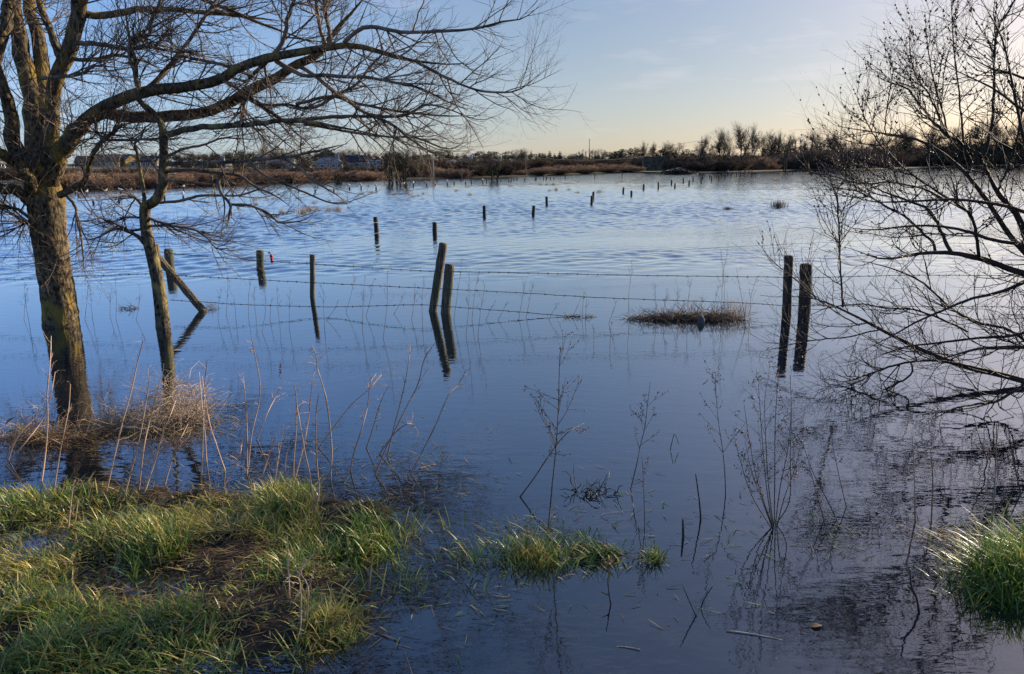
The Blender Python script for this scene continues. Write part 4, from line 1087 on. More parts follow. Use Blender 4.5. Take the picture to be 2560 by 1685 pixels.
heap("debris_raft", "dark strip of straw hung on wire between paired posts and rusty raft", "debris raft",
     [(1445, 793, 50, 2.5, 90, 0.02, BROWN * 0.7, (0.04, 0.10))], 8, 0.2, 0.002)
heap("debris_raft", "brown tuft of weed at the foot of the diagonal strut", "debris raft",
     [(526, 772, 15, 5, 60, 0.05, STRAWP * 0.6, (0.05, 0.14))], 9, 0.2, 0.0016)

# upright dry rushes on the raft
g = Geo(); r_ = np.random.default_rng(91)
n = 150
px = np.concatenate([r_.normal(1830, 24, 90), r_.uniform(1620, 1860, 60)])
p = np.array([G(x, y) for x, y in zip(px, r_.normal(796, 2.5, n))])
c = np.clip(pick(np.vstack([BROWN * 1.5, STRAWP]), n, r_), 0.01, 1)
blades(g, p, r_.uniform(0.08, 0.34, n) * np.where(np.arange(n) < 90, 1.0, 0.75), r_.normal(0.1, 0.8, n), r_.uniform(0.1, 0.65, n), np.full(n, 0.0024), c, r_, 5, 0.12)
cc = np.mean(p, 0); cc[2] = 0; g.V = [v - cc for v in g.V]
o = g.build("dry_rushes", M_STRAW, None, color=True); o.location = tuple(cc)
tag(o, "dry orange rushes sprouting from the rusty debris raft", "rushes")

# the stone on the raft
M_STONE = noise_mat("stone", (0.07, 0.065, 0.06), (0.17, 0.16, 0.14), scale=16, rough=0.9, bump=0.01)
g = Geo(); zz = np.array([-0.1, -0.05, 0.0, 0.05, 0.10, 0.135, 0.15])
g.tubes(np.stack([0.01 * np.sin(zz * 30), 0 * zz, zz], 1), np.array([0.04, 0.055, 0.062, 0.06, 0.05, 0.032, 0.01]), 12, rough=0.08, rng=r_)
o = g.build("stone", M_STONE); o.scale = (0.65,) * 3; o.location = tuple(G(1752, 808)); tag(o, "rounded grey stone sitting on the rusty debris raft", "stone")

# ------------------------------------------------------------------ tufts of rush out in the flood
TUFTS = [(855, 503, 13, 11), (784, 508, 9, 8), (743, 497, 9, 6), (772, 528, 14, 14), (846, 527, 17, 17), (638, 500, 12, 9), (640, 512, 10, 8), (686, 498, 18, 7), (822, 503, 8, 6), (660, 529, 10, 12), (705, 531, 12, 11), (757, 534, 19, 20), (774, 525, 12, 13), (794, 524, 8, 11), (823, 527, 10, 14),
         (985, 487, 12, 7), (1020, 482, 6, 5), (1033, 492, 7, 6), (1046, 490, 7, 7), (1058, 485, 6, 6), (1141, 478, 9, 7), (1175, 488, 8, 8), (1207, 464, 6, 4), (1276, 465, 7, 5), (1080, 466, 7, 3), (1122, 467, 8, 4), (1168, 468, 7, 4),
         (1383, 462, 10, 7), (1367, 462, 7, 6), (1373, 477, 6, 6), (1390, 476, 8, 9), (1420, 459, 8, 5), (1498, 481, 12, 9), (1553, 455, 7, 5), (1444, 482, 8, 5), (1422, 475, 6, 5), (1350, 462, 7, 4), (1445, 455, 5, 4), (1600, 449, 8, 5), (1588, 452, 7, 4),
         (10, 508, 13, 10), (40, 506, 7, 7), (30, 536, 12, 9), (225, 493, 10, 6), (245, 494, 9, 6), (282, 493, 9, 6), (335, 493, 12, 8), (205, 495, 8, 6), (735, 470, 7, 5), (920, 466, 8, 5), (928, 482, 9, 5), (906, 484, 8, 5), (845, 486, 8, 5), (760, 487, 6, 4),
         (1640, 440, 6, 3), (1646, 444, 5, 3), (1790, 448, 9, 4), (1955, 434, 6, 4), (1935, 443, 7, 4), (2020, 432, 7, 3), (2018, 438, 6, 3), (1940, 452, 8, 4), (2150, 435, 6, 3), (2480, 425, 10, 4)]
def rush_proto(seed, pal, n=90, spread=0.35):
    r_ = np.random.default_rng(seed)
    g = Geo()
    b = r_.normal(size=(n, 3)) * np.array([0.45, 0.3, 0]); b[:, 2] = -0.08
    c = np.clip(pick(pal, n, r_), 0.01, 1)
    blades(g, b, r_.uniform(0.5, 1.15, n), r_.uniform(0, 6.28, n), r_.uniform(0.0, spread * 2.2, n), np.full(n, 0.016), c, r_, 5, 0.14, np.clip(c * 1.2, 0, 1))
    me = mk_mesh("rush_tuft", np.concatenate(g.V), np.concatenate(g.Q), np.concatenate(g.T), np.concatenate(g.C))
    me.materials.append(M_STRAW)
    return me
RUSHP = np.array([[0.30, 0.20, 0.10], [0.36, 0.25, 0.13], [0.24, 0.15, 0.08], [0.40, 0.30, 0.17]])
rush = [rush_proto(s, RUSHP) for s in (1, 2, 3)]
TUFTS.sort(key=lambda q: q[0])
for n_, (x, yb, hw, h) in enumerate(TUFTS):
    b = G(x, yb); d = b[1]
    o = link("rush_tuft", rush[n_ % 3])
    o.location = (b[0], b[1], 0)
    sx = hw * d / F
    o.scale = (sx * 1.1, sx * 1.6, h * d / F * 1.15)
    o.rotation_euler = (0, 0, rg.uniform(-0.5, 0.5) + (math.pi if n_ % 2 else 0))
    tag(o, f"straw-brown rush tuft in the open flood, {ordinal(n_ + 1)} counting from the left", "rush tuft", "rush tufts standing in the open flood")
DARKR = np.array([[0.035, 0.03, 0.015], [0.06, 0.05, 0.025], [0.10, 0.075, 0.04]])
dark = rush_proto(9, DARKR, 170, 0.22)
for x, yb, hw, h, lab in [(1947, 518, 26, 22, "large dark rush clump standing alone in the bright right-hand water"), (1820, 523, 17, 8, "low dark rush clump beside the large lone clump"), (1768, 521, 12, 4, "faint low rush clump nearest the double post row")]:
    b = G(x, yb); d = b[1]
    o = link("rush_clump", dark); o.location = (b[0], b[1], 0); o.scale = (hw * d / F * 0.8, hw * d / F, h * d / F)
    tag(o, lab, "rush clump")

# ------------------------------------------------------------------ weeds standing in the water along the fence
def weed_mesh(g, base, tip, rng, r0, tops=5, r_tip=0.25, spread=(15, 40), nb=3, flower=True):
    base = np.asarray(base); tip = np.asarray(tip)
    L = np.linalg.norm(tip - base)
    mid = base * 0.5 + tip * 0.5 + rng.normal(size=3) * 0.025 * L
    p = smooth_path([base - (tip - base) * 0.15, base, mid, tip], 12)
    r = np.linspace(r0, r0 * r_tip, 12)
    g.tubes(p, r, 4)
    if tops:
        A, RA = sprout(p[None], r[None], tops, (0.10 * L, 0.26 * L), spread, 0.10, 0.08, 6, rng, 0.5, 0.98, r0, 0.7, 0.4)
        g.tubes(A, RA, 3)
        B, RB = sprout(A, RA, nb, (0.03 * L, 0.10 * L), (15, 45), 0.08, 0.1, 4, rng, 0.3, 1.0, r0 * 0.5, 0.7, 0.5)
        g.tubes(B, RB, 3)
        if flower:
            S, RS = sprout(np.concatenate([B]), RB, 1, (0.006, 0.014), (10, 50), 0, 0, 3, rng, 0.6, 1.0, 0.003, 9, 0.3)
            g.tubes(S, np.repeat(np.array([[0.4, 1, 0.3]]) * 0.0030, len(S), 0), 4)
WEEDS = [(622, 800, 690, 6), (640, 790, 715, -4), (655, 830, 700, 3), (675, 800, 745, 4), (700, 815, 725, -8), (723, 820, 725, 3), (812, 830, 720, -4), (815, 800, 755, 30), (865, 780, 690, 22), (906, 825, 690, 6), (915, 790, 700, 18), (958, 845, 668, 10), (985, 785, 735, 25), (1029, 800, 705, 8), (1056, 805, 700, 3), (1135, 800, 645, 22), (1165, 840, 680, 8), (1180, 800, 675, 20), (1195, 840, 710, 18), (1215, 800, 755, 22), (1245, 800, 750, 25),
         (1297, 795, 690, 20), (1315, 795, 700, 20), (1372, 800, 755, 25), (1430, 795, 745, 22), (1455, 790, 730, 4), (1463, 800, 735, 3), (1522, 810, 750, 20), (1525, 860, 805, 4), (1573, 805, 668, 8), (1640, 800, 715, -2), (1655, 800, 720, 15), (1697, 805, 705, -5), (1720, 805, 692, 10), (1750, 805, 735, 8), (1810, 806, 620, -8), (1806, 808, 605, 16), (1865, 815, 668, -25), (1875, 800, 690, 18), (1785, 805, 715, 12), (1408, 850, 808, -10), (1485, 860, 810, -3), (742, 560, 530, 1), (760, 600, 545, 3), (805, 590, 550, -2), (60, 800, 720, 8), (75, 820, 705, -14), (212, 800, 700, 10), (232, 800, 720, -8), (275, 790, 715, 4), (290, 800, 680, -3), (340, 800, 720, 10), (545, 800, 720, 10), (566, 790, 700, 4), (590, 800, 735, -6)]
WEEDS.sort()
for n_, (x, yb, yt, dx) in enumerate(WEEDS):
    r_ = np.random.default_rng(900 + n_)
    b = G(x, yb); a = P(x + dx, yt, b[1] + r_.normal() * 0.06)
    g = Geo(); weed_mesh(g, (0, 0, 0), a - b, r_, 0.0028, 6 if yb - yt > 70 else 3, 0.35)
    o = g.build("dead_weed", M_WEED); o.location = tuple(b)
    tag(o, f"thin branching dead weed standing in water by the barbed fence, {ordinal(n_ + 1)} from the left", "weed", "dead weeds standing along the barbed fence")

# ------------------------------------------------------------------ tall dead stems on the bank
STEMS = [  # traced, source pixels, base first
    [(15, 1165), (60, 1110), (105, 1050), (128, 980), (138, 930)],
    [(104, 1205), (115, 1120), (119, 1040), (118, 980), (126, 900), (128, 840)],
    [(134, 1230), (150, 1130), (160, 1080), (172, 1020), (176, 960)],
    [(150, 1250), (163, 1195)], [(170, 1325), (182, 1220), (188, 1200)], [(188, 1305), (196, 1250)],
    [(264, 1238), (285, 1145), (305, 1060), (325, 990), (345, 900), (358, 850)],
    [(308, 1250), (330, 1170), (352, 1080), (366, 1000), (374, 940)],
    [(347, 1225), (358, 1130), (372, 1060), (385, 1010), (400, 950)],
    [(360, 1235), (385, 1160), (405, 1090), (425, 1040), (440, 1000)],
    [(412, 1212), (430, 1150), (450, 1100), (470, 1060)],
    [(503, 1210), (506, 1120), (508, 1050), (512, 960), (518, 900)],
    [(562, 1176), (540, 1110), (522, 1050), (512, 990), (505, 940)],
    [(516, 1155), (512, 1080), (504, 1000), (498, 930)],
    [(617, 1185), (618, 1100), (616, 1040), (612, 985), (608, 940)],
    [(619, 1180), (630, 1080), (645, 1020), (650, 960), (640, 900), (628, 840)],
    [(557, 1220), (580, 1180), (600, 1135), (605, 1110)],
    [(642, 1100), (665, 1040), (690, 990), (705, 960)],
    [(712, 1175), (718, 1130), (735, 1100)],
    [(733, 1205), (735, 1140), (740, 1080), (741, 1000), (735, 960)],
    [(733, 1210), (750, 1150), (762, 1100), (772, 1040), (779, 970), (785, 930)],
    [(786, 1270), (775, 1190), (762, 1130), (752, 1070), (742, 1010)],
    [(783, 1295), (798, 1230), (792, 1160), (790, 1100), (790, 1030), (797, 985)],
    [(826, 1200), (830, 1120), (824, 1060), (816, 1000), (806, 960), (794, 925), (790, 890), (780, 862)],
    [(876, 1178), (885, 1130), (905, 1070), (920, 1010), (925, 960), (940, 935)],
    [(916, 1120), (932, 1070), (950, 1010), (968, 970), (975, 965)],
    [(938, 1186), (965, 1120), (990, 1070), (1020, 1010), (1045, 960), (1060, 900), (1080, 868)],
    [(968, 1142), (982, 1080), (1000, 1010), (1014, 950), (1022, 900), (1027, 862)],
    [(948, 1136), (985, 1085), (1018, 1060), (1035, 1065), (1050, 1090)],
    [(1026, 1185), (1060, 1120), (1090, 1060), (1118, 995), (1150, 955), (1165, 925)],
    [(796, 1120), (840, 1060), (880, 1010), (920, 975), (955, 935)],
    [(680, 1245), (690, 1180), (700, 1120), (708, 1060)],
    [(718, 1340), (722, 1450), (724, 1500)],
    [(752, 1585), (752, 1520), (748, 1450), (722, 1440)],
    [(765, 1560), (770, 1470), (752, 1430), (775, 1395)],
    [(720, 1500), (722, 1450), (726, 1435)],
    [(1010, 1625), (1022, 1660), (1034, 1700)],
    [(2288, 1305), (2287, 1220), (2285, 1150), (2280, 1080)],
    [(2328, 1310), (2332, 1200), (2326, 1120)],
    [(2478, 1320), (2486, 1240), (2490, 1150), (2492, 1060)],
    [(655, 1190), (672, 1140), (690, 1090)],
    [(20, 1150), (45, 1090), (90, 1040), (100, 1010)],
]
STEMC = np.array([[0.48, 0.30, 0.19], [0.54, 0.36, 0.23], [0.42, 0.27, 0.17], [0.36, 0.25, 0.17]])
order_ = sorted(range(len(STEMS)), key=lambda q: STEMS[q][0][0])
for n_, qi in enumerate(order_):
    s_ = STEMS[qi]
    r_ = np.random.default_rng(1300 + qi)
    down = s_[0][1] < s_[-1][1]
    if down: s_ = s_[::-1]
    zb = max(0.0, float(ground_z(*G(*s_[0])[:2])))
    b = G(s_[0][0], s_[0][1], zb); d = b[1]
    rows = [P(x, y, d + 0.05 * q * r_.uniform(-1, 1)) - b for q, (x, y) in enumerate(s_)]
    L = sum(np.linalg.norm(rows[q + 1] - rows[q]) for q in range(len(rows) - 1))
    root = rows[0] + (rows[0] - rows[1]) / max(1e-6, np.linalg.norm(rows[0] - rows[1])) * 0.06
    p = smooth_path([root] + rows, 18)
    r0 = 0.0043 if L > 0.25 else 0.0032
    r = np.linspace(r0, r0 * 0.42, 18) * (1 + 0.22 * (np.arange(18) % 4 == 2))
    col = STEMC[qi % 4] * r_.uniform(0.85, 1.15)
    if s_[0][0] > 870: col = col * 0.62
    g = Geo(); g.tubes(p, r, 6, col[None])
    if L > 0.3:
        A, RA = sprout(p[None], r[None], 7, (0.03, 0.13), (20, 55), 0.06, 0.12, 6, r_, 0.45, 1.0, 0.0016, 0.6, 0.45)
        g.tubes(A, RA, 3, np.repeat(col[None] * 1.1, len(A), 0))
        B, RB = sprout(A, RA, 2, (0.015, 0.05), (20, 60), 0, 0.2, 4, r_, 0.3, 1.0, 0.001, 0.8, 0.6)
        g.tubes(B, RB, 3, np.repeat(col[None] * 1.2, len(B), 0))
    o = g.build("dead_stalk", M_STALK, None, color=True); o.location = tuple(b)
    tag(o, f"{'dark' if s_[0][0] > 870 else 'tan'} dry dead stalk at the near water's edge, {ordinal(n_ + 1)} from the left", "dead stalk", "dry dead stalks along the near bank")

# ------------------------------------------------------------------ dark branching plants in the calm water
def water_plant(name, label, stems, seed, mat=M_WEED, r0=0.0032, tops=8, leaves=True, nb=3):
    r_ = np.random.default_rng(seed)
    b = G(*stems[0][0])
    g = Geo(); A_all = []
    for s_ in stems:
        d = G(*s_[0])[1]
        rows = [P(x, y, d + 0.04 * q * r_.normal() * 0.5) - b for q, (x, y) in enumerate(s_)]
        rows = [rows[0] + (rows[0] - rows[1]) * 0.2] + rows
        p = smooth_path(rows, 18); r = np.linspace(r0, r0 * 0.35, 18)
        L = np.linalg.norm(p[-1] - p[0])
        g.tubes(p, r, 5)
        if tops:
            A, RA = sprout(p[None], r[None], tops, (0.12 * L, 0.32 * L), (25, 50), 0.07, 0.09, 7, r_, 0.35, 0.98, r0 * 0.6, 0.7, 0.4)
            g.tubes(A, RA, 4)
            B, RB = sprout(A, RA, nb, (0.03 * L, 0.1 * L), (20, 55), 0.05, 0.15, 5, r_, 0.2, 1.0, r0 * 0.35, 0.8, 0.5)
            g.tubes(B, RB, 3); A_all += [A, B[:, :5]]
    t = thing(name, label, "plant", tuple(b))
    g.build("stems", mat, t)
    if leaves and A_all:
        g = Geo()
        for A in A_all:
            S, RS = sprout(A, np.full(A.shape[:2], 0.004), 2, (0.008, 0.02), (20, 80), -0.1, 0.2, 4, r_, 0.2, 1.0, 0.003, 1, 0.4)
            g.tubes(S, np.repeat(np.array([[0.3, 1, 0.8, 0.2]]) * 0.0026, len(S), 0), 3)
        g.build("withered_leaves", M_BUD, t)
    return t
water_plant("seedling_tree", "tall dark branching sapling with withered leaves rising from grass island", [[(1370, 1330), (1380, 1220), (1388, 1140), (1394, 1060), (1397, 980), (1399, 900), (1402, 868)]], 1, M_WEED, 0.004, 13)
water_plant("leaning_sapling", "leaning dark twig crossing behind the tall branching sapling", [[(1300, 1242), (1335, 1195), (1375, 1135), (1415, 1085), (1460, 1058)]], 2, M_WEED, 0.0042, 5)
water_plant("branching_weed", "kinked dark weed with withered leaves standing between sapling and bent reed", [[(1577, 1222), (1592, 1160), (1603, 1105), (1612, 1070), (1620, 1000), (1626, 955)]], 3, M_WEED, 0.0034, 9)
water_plant("branching_weed", "straight thin weed right beside the kinked dark weed", [[(1612, 1320), (1610, 1240), (1608, 1190), (1605, 1142)]], 4, M_WEED, 0.0026, 3)
water_plant("branching_weed", "single tall weed with forked top between bent reed and many-stemmed clump", [[(1814, 1240), (1812, 1180), (1806, 1120), (1797, 1060), (1790, 990), (1789, 935)]], 5, M_WEED, 0.003, 9)
water_plant("stem_clump", "many-stemmed fan of dark dead stems standing in water before the willow", [
    [(1930, 1318), (1905, 1250), (1880, 1180), (1862, 1100)], [(1932, 1320), (1918, 1230), (1908, 1130), (1900, 1020), (1896, 960)], [(1934, 1318), (1922, 1220), (1915, 1110), (1912, 1000), (1922, 940)],
    [(1936, 1300), (1937, 1180), (1938, 1060), (1945, 950), (1948, 915)], [(1938, 1318), (1950, 1220), (1970, 1120), (1978, 1020), (1975, 940)], [(1940, 1310), (1974, 1250), (1976, 1130), (1980, 1020)],
    [(1928, 1320), (1880, 1240), (1850, 1150), (1835, 1090)], [(1933, 1320), (1895, 1210), (1875, 1110), (1860, 1010)], [(1942, 1316), (1962, 1240), (1985, 1180), (2000, 1120)]], 6, M_WEED, 0.003, 7, True, 2)
water_plant("branching_weed", "pair of sloping dark stems between many-stemmed clump and reed mat", [[(2092, 1300), (2060, 1235), (2032, 1180), (2010, 1120), (1990, 1080)], [(2060, 1300), (2040, 1230), (2022, 1160)]], 7, M_WEED, 0.0028, 4)
water_plant("branching_weed", "thin dark bent stem just right of the sloping pair", [[(2116, 1268), (2100, 1200), (2085, 1130), (2075, 1060)]], 8, M_WEED, 0.0026, 4)
water_plant("red_twig", "reddish twig rising below the willow's lowest bough", [[(2460, 1180), (2468, 1150), (2450, 1100), (2440, 1060), (2430, 1030)]], 9, M_BUD, 0.004, 4, False)
water_plant("red_twig", "reddish twig curving up at the frame edge under willow", [[(2552, 1235), (2540, 1180), (2528, 1120), (2520, 1060)]], 10, M_BUD, 0.0042, 4, False)

def sticks(name, label, cat, polys, r0, mat, seed=0):
    r_ = np.random.default_rng(seed)
    b = G(*polys[0][0][:2])
    g = Geo()
    for pl in polys:
        d = b[1]
        rows = [P(x, y, d) - b for x, y in pl]
        if pl is polys[0]: rows = [rows[0] + (rows[0] - rows[1]) * 0.15] + rows
        g.tubes(smooth_path(rows, 12), np.linspace(r0, r0 * 0.55, 12), 6, rough=0.05, rng=r_)
    o = g.build(name, mat); o.location = tuple(b); return tag(o, label, cat)
sticks("stick", "black stick standing upright, tallest of the bare sticks mid water", "stick", [[(1752, 1300), (1748, 1250), (1739, 1185)]], 0.005, M_DARKTWIG, 1)
sticks("stick", "short thick black stump of stick left of tallest black stick", "stick", [[(1708, 1345), (1707, 1297)]], 0.007, M_DARKTWIG, 2)
sticks("stick", "crooked black stick leaning in water before the thick green clump", "stick", [[(2298, 1532), (2290, 1490), (2278, 1465), (2275, 1422)], [(2289, 1489), (2280, 1476), (2268, 1462)]], 0.005, M_DARKTWIG, 3)
sticks("bent_reed", "dead reed folded into a sharp upside-down V", "reed", [[(1676, 1122), (1680, 1105), (1686, 1084), (1690, 1090), (1697, 1112)]], 0.003, M_DARKTWIG, 4)
sticks("stick", "thin dark twig leaning right, nearest above the floating pale stick", "stick", [[(1752, 1520), (1762, 1495), (1782, 1465)]], 0.003, M_DARKTWIG, 5)
sticks("stick", "thin dark twig leaning left beside the right-leaning twig", "stick", [[(1740, 1540), (1722, 1500), (1706, 1462)]], 0.003, M_DARKTWIG, 7)
sticks("stick", "small dark upright twig nearer than grass island", "stick", [[(1527, 1512), (1522, 1480), (1518, 1445)], [(1523, 1488), (1514, 1485), (1505, 1480)]], 0.003, M_DARKTWIG, 6)
# twig tangle
r_ = np.random.default_rng(44)
b = G(1490, 1235); g = Geo()
n = 46
p0 = r_.normal(size=(n, 3)) * np.array([0.06, 0.04, 0.0]); p0[:, 2] = -0.01
d = nrm(r_.normal(size=(n, 3)) * np.array([1, 0.5, 0.5]) + np.array([0.3, 0, 0.5])); pts = [p0]
for q in range(6):
    pts.append(pts[-1] + d * r_.uniform(0.012, 0.035, (n, 1))); d = nrm(d + r_.normal(size=d.shape) * 0.4 + np.array([0, 0, -0.13]))
g.tubes(np.stack(pts, 1), np.repeat(np.linspace(0.0032, 0.0014, 7)[None], n, 0), 4)
o = g.build("twig_tangle", M_DARKTWIG); o.location = tuple(b); tag(o, "black tangle of wet twigs behind grass island", "twig tangle")

M_PALESTICK = noise_mat("pale_stick", (0.20, 0.17, 0.13), (0.36, 0.32, 0.26), scale=20, rough=0.7)
def floating(name, label, a, b, r0, mat):
    A, B = G(*a), G(*b)
    g = Geo(); p = smooth_path([(0, 0, 0.002), (B - A) * 0.5 + np.array([0, 0.004, 0.002]), B - A], 10)
    g.tubes(p, np.linspace(r0, r0 * 0.5, 10), 6); o = g.build(name, mat); o.location = tuple(A); return tag(o, label, "floating stick")
floating("floating_stick", "pale stick afloat, longest, nearest the frame bottom right of centre", (1815, 1578), (1955, 1600), 0.004, M_PALESTICK)
floating("floating_stick", "short thin grey stick floating near the bottom centre", (1600, 1626), (1535, 1616), 0.003, M_PALESTICK)
floating("floating_stick", "orange-brown broken reed floating among the dead stems", (1048, 1173), (1088, 1161), 0.004, plain_mat("reed_brown", (0.36, 0.2, 0.11), 0.6))
# floating leaves
M_LEAFB = noise_mat("brown_leaf", (0.10, 0.06, 0.03), (0.22, 0.14, 0.07), scale=30, rough=0.6)
M_LEAFG = noise_mat("olive_leaf", (0.07, 0.075, 0.02), (0.15, 0.12, 0.035), scale=25, rough=0.5)
def leaf_geo(g, c, L, W, ang, tilt, curl=0.25):
    n = 7; t = np.linspace(0, 1, n)
    w = W * np.sin(np.pi * t ** 0.8) * 0.5
    ca, sa = math.cos(ang), math.sin(ang)
    rows = []
    for q in range(n):
        for s_ in (-1, 0, 1):
            x, y = (t[q] - 0.5) * L, s_ * w[q]
            z = (abs(s_) * w[q]) * curl + (t[q] - 0.5) * L * tilt - curl * L * (t[q] - 0.5) ** 2
            rows.append((c[0] + x * ca - y * sa, c[1] + x * sa + y * ca, c[2] + z))
    base = np.array(rows); V = np.vstack([base, base - np.array([0, 0, 0.0012])]); m_ = n * 3
    Q = []
    for q in range(n - 1):
        for k_ in range(2):
            a = q * 3 + k_
            Q.append((a, a + 1, a + 4, a + 3)); Q.append((m_ + a, m_ + a + 3, m_ + a + 4, m_ + a + 1))
    g.add(V, Q)
g = Geo(); leaf_geo(g, (0, 0, 0.006), 0.05, 0.028, 0.1, 0.05); o = g.build("fallen_leaf", M_LEAFB); o.location = tuple(G(2040, 1567)); tag(o, "curled brown leaf floating alone below the willow's reflection", "leaf")
g = Geo(); leaf_geo(g, (0, 0, 0.006), 0.09, 0.06, 0.6, 0.1); o = g.build("fallen_leaf", plain_mat("tan_leaf", (0.5, 0.36, 0.2), 0.6)); o.location = tuple(G(442, 877)); tag(o, "tan leaf floating right of the young tree's foot", "leaf")
# sprig with three leaves
b = G(38, 1120, 0.02)
t = thing("leafy_sprig", "sprig with three olive leaves at far left of the bank", "plant", tuple(b))
g = Geo(); g.tubes(smooth_path([(0, 0, -0.03), (0.003, 0, 0.07), (0.0, 0, 0.16)], 8), np.linspace(0.002, 0.001, 8), 5)
g.tubes(smooth_path([(0.002, 0, 0.06), (0.03, 0, 0.085), (0.042, 0, 0.10)], 6), np.linspace(0.0014, 0.001, 6), 4); g.build("stem", M_WEED, t)
for px_, py_, L_, a_, tl in ((24, 1052, 0.06, 0.7, 0.7), (52, 1069, 0.05, 2.8, 0.5), (28, 1077, 0.05, 0.3, 0.3)):
    c = P(px_, py_, b[1]) - b
    g = Geo(); leaf_geo(g, c, L_, L_ * 0.75, a_, tl, 0.35); g.build("leaf", M_LEAFG, t)

# ------------------------------------------------------------------ far shore: vegetation kinds
def veg_mat(name, c1, c2, scale=1.2):
    return noise_mat(name, c1, c2, scale=scale, rough=0.9, spec=0.1, lo=0.4, hi=0.6)
M_FTRUNK = veg_mat("far_trunk", (0.035, 0.028, 0.022), (0.075, 0.06, 0.045))
M_FBARE = veg_mat("far_twigs", (0.07, 0.052, 0.04), (0.12, 0.092, 0.07))
M_FSCRUB = veg_mat("brown_scrub_twigs", (0.27, 0.165, 0.105), (0.40, 0.26, 0.165))
M_FSCRUB2 = veg_mat("dark_scrub_twigs", (0.06, 0.042, 0.03), (0.13, 0.09, 0.06))
M_FGREEN = veg_mat("far_evergreen", (0.012, 0.02, 0.010), (0.035, 0.05, 0.022), 2.0)
M_FPOPLAR = veg_mat("far_poplar_twigs", (0.16, 0.14, 0.12), (0.24, 0.21, 0.18))

def bare_proto(seed, K=(18, 11, 9), spread=(18, 48), up=0.10, tip=M_FBARE, slim=1.0, lean=0.0, start=0.22, multi=1):
    """unit height leafless tree: trunk and a crown of fine twigs"""
    r_ = np.random.default_rng(seed)
    t = thing("bare_tree", "x", "tree")
    trunks, rads = [], []
    for m_ in range(multi):
        zt = np.linspace(-0.04, 0.82, 12)
        off = r_.normal(size=2) * (0.10 if multi > 1 else 0.01)
        wv = np.cumsum(r_.normal(size=(12, 2)) * 0.008, 0)
        p = np.stack([off[0] * zt * 2 + wv[:, 0] + lean * zt, off[1] * zt * 2 + wv[:, 1], zt], 1)
        trunks.append(p); rads.append(np.linspace(0.022, 0.005, 12) * (0.75 if multi > 1 else 1))
    PL, RL = np.array(trunks), np.array(rads)
    g = Geo(); g.tubes(PL, RL, 7); g.build("trunk", M_FTRUNK, t)
    g = Geo()
    A, RA = sprout(PL, RL, K[0] // multi, (0.26 * slim, 0.52 * slim), spread, up, 0.09, 8, r_, start, 1.0, 0.011, 0.6, 0.3)
    g.tubes(A, RA, 4)
    B, RB = sprout(A, RA, K[1], (0.10 * slim, 0.26 * slim), (20, 50), up, 0.10, 6, r_, 0.15, 1.0, 0.0055, 0.75, 0.45)
    g.tubes(B, RB, 3)
    C, RC = sprout(B, RB, K[2], (0.05 * slim, 0.13 * slim), (20, 55), up * 0.8, 0.12, 4, r_, 0.15, 1.0, 0.0032, 0.85, 0.6)
    g.tubes(C, RC, 3)
    g.build("crown", tip, t)
    return t

def leaf_cloud(g, centers, radii, n_each, size, r_, flat=0.75):
    for c, R in zip(centers, radii):
        n = max(8, int(n_each * (R / np.mean(radii)) ** 2))
        v = nrm(r_.normal(size=(n, 3))); rr = R * r_.uniform(0.45, 1.08, (n, 1)) ** 0.6
        p = c + v * rr * np.array([1, 1, flat])
        a = nrm(r_.normal(size=(n, 3))); bq = nrm(np.cross(a, r_.normal(size=(n, 3))))
        s = size * r_.uniform(0.5, 1.4, (n, 1))
        V = np.stack([p - a * s, p + bq * s * 0.7, p + a * s, p - bq * s * 0.7], 1).reshape(-1, 3)
        k_ = np.arange(n) * 4
        g.add(V, np.stack([k_, k_ + 1, k_ + 2, k_ + 3], 1))

def ever_proto(seed, kind):
    r_ = np.random.default_rng(seed)
    t = thing("evergreen_tree", "x", "tree")
    g = Geo(); z = np.linspace(-0.04, 0.9, 8); g.tubes(np.stack([0.01 * np.sin(z * 7), 0 * z, z], 1), np.linspace(0.03, 0.006, 8), 7); g.build("trunk", M_FTRUNK, t)
    g = Geo()
    if kind == "cone":
        cs, rs2 = [], []
        for q in range(26):
            h = 0.08 + 0.88 * q / 25
            w = 0.20 * (1 - h) ** 0.8 + 0.012
            for k_ in range(4 if w > 0.06 else 2):
                a = r_.uniform(0, 6.28)
                cs.append((math.cos(a) * w * 0.8, math.sin(a) * w * 0.8, h + r_.normal() * 0.01)); rs2.append(w * 0.55 + 0.012)
        leaf_cloud(g, np.array(cs), np.array(rs2), 30, 0.018, r_, 0.5)
    elif kind == "pine":
        cs = np.array([(r_.normal() * 0.24, r_.normal() * 0.2, r_.uniform(0.5, 0.93)) for q in range(22)]); rs2 = r_.uniform(0.08, 0.15, 22)
        leaf_cloud(g, cs, rs2, 70, 0.018, r_, 0.6)
    else:
        cs = np.array([(r_.normal() * 0.24, r_.normal() * 0.22, r_.uniform(0.18, 0.82)) for q in range(26)]); rs2 = r_.uniform(0.09, 0.2, 26)
        leaf_cloud(g, cs, rs2, 75, 0.02, r_, 0.9)
    g.build("crown", M_FGREEN, t)
    return t

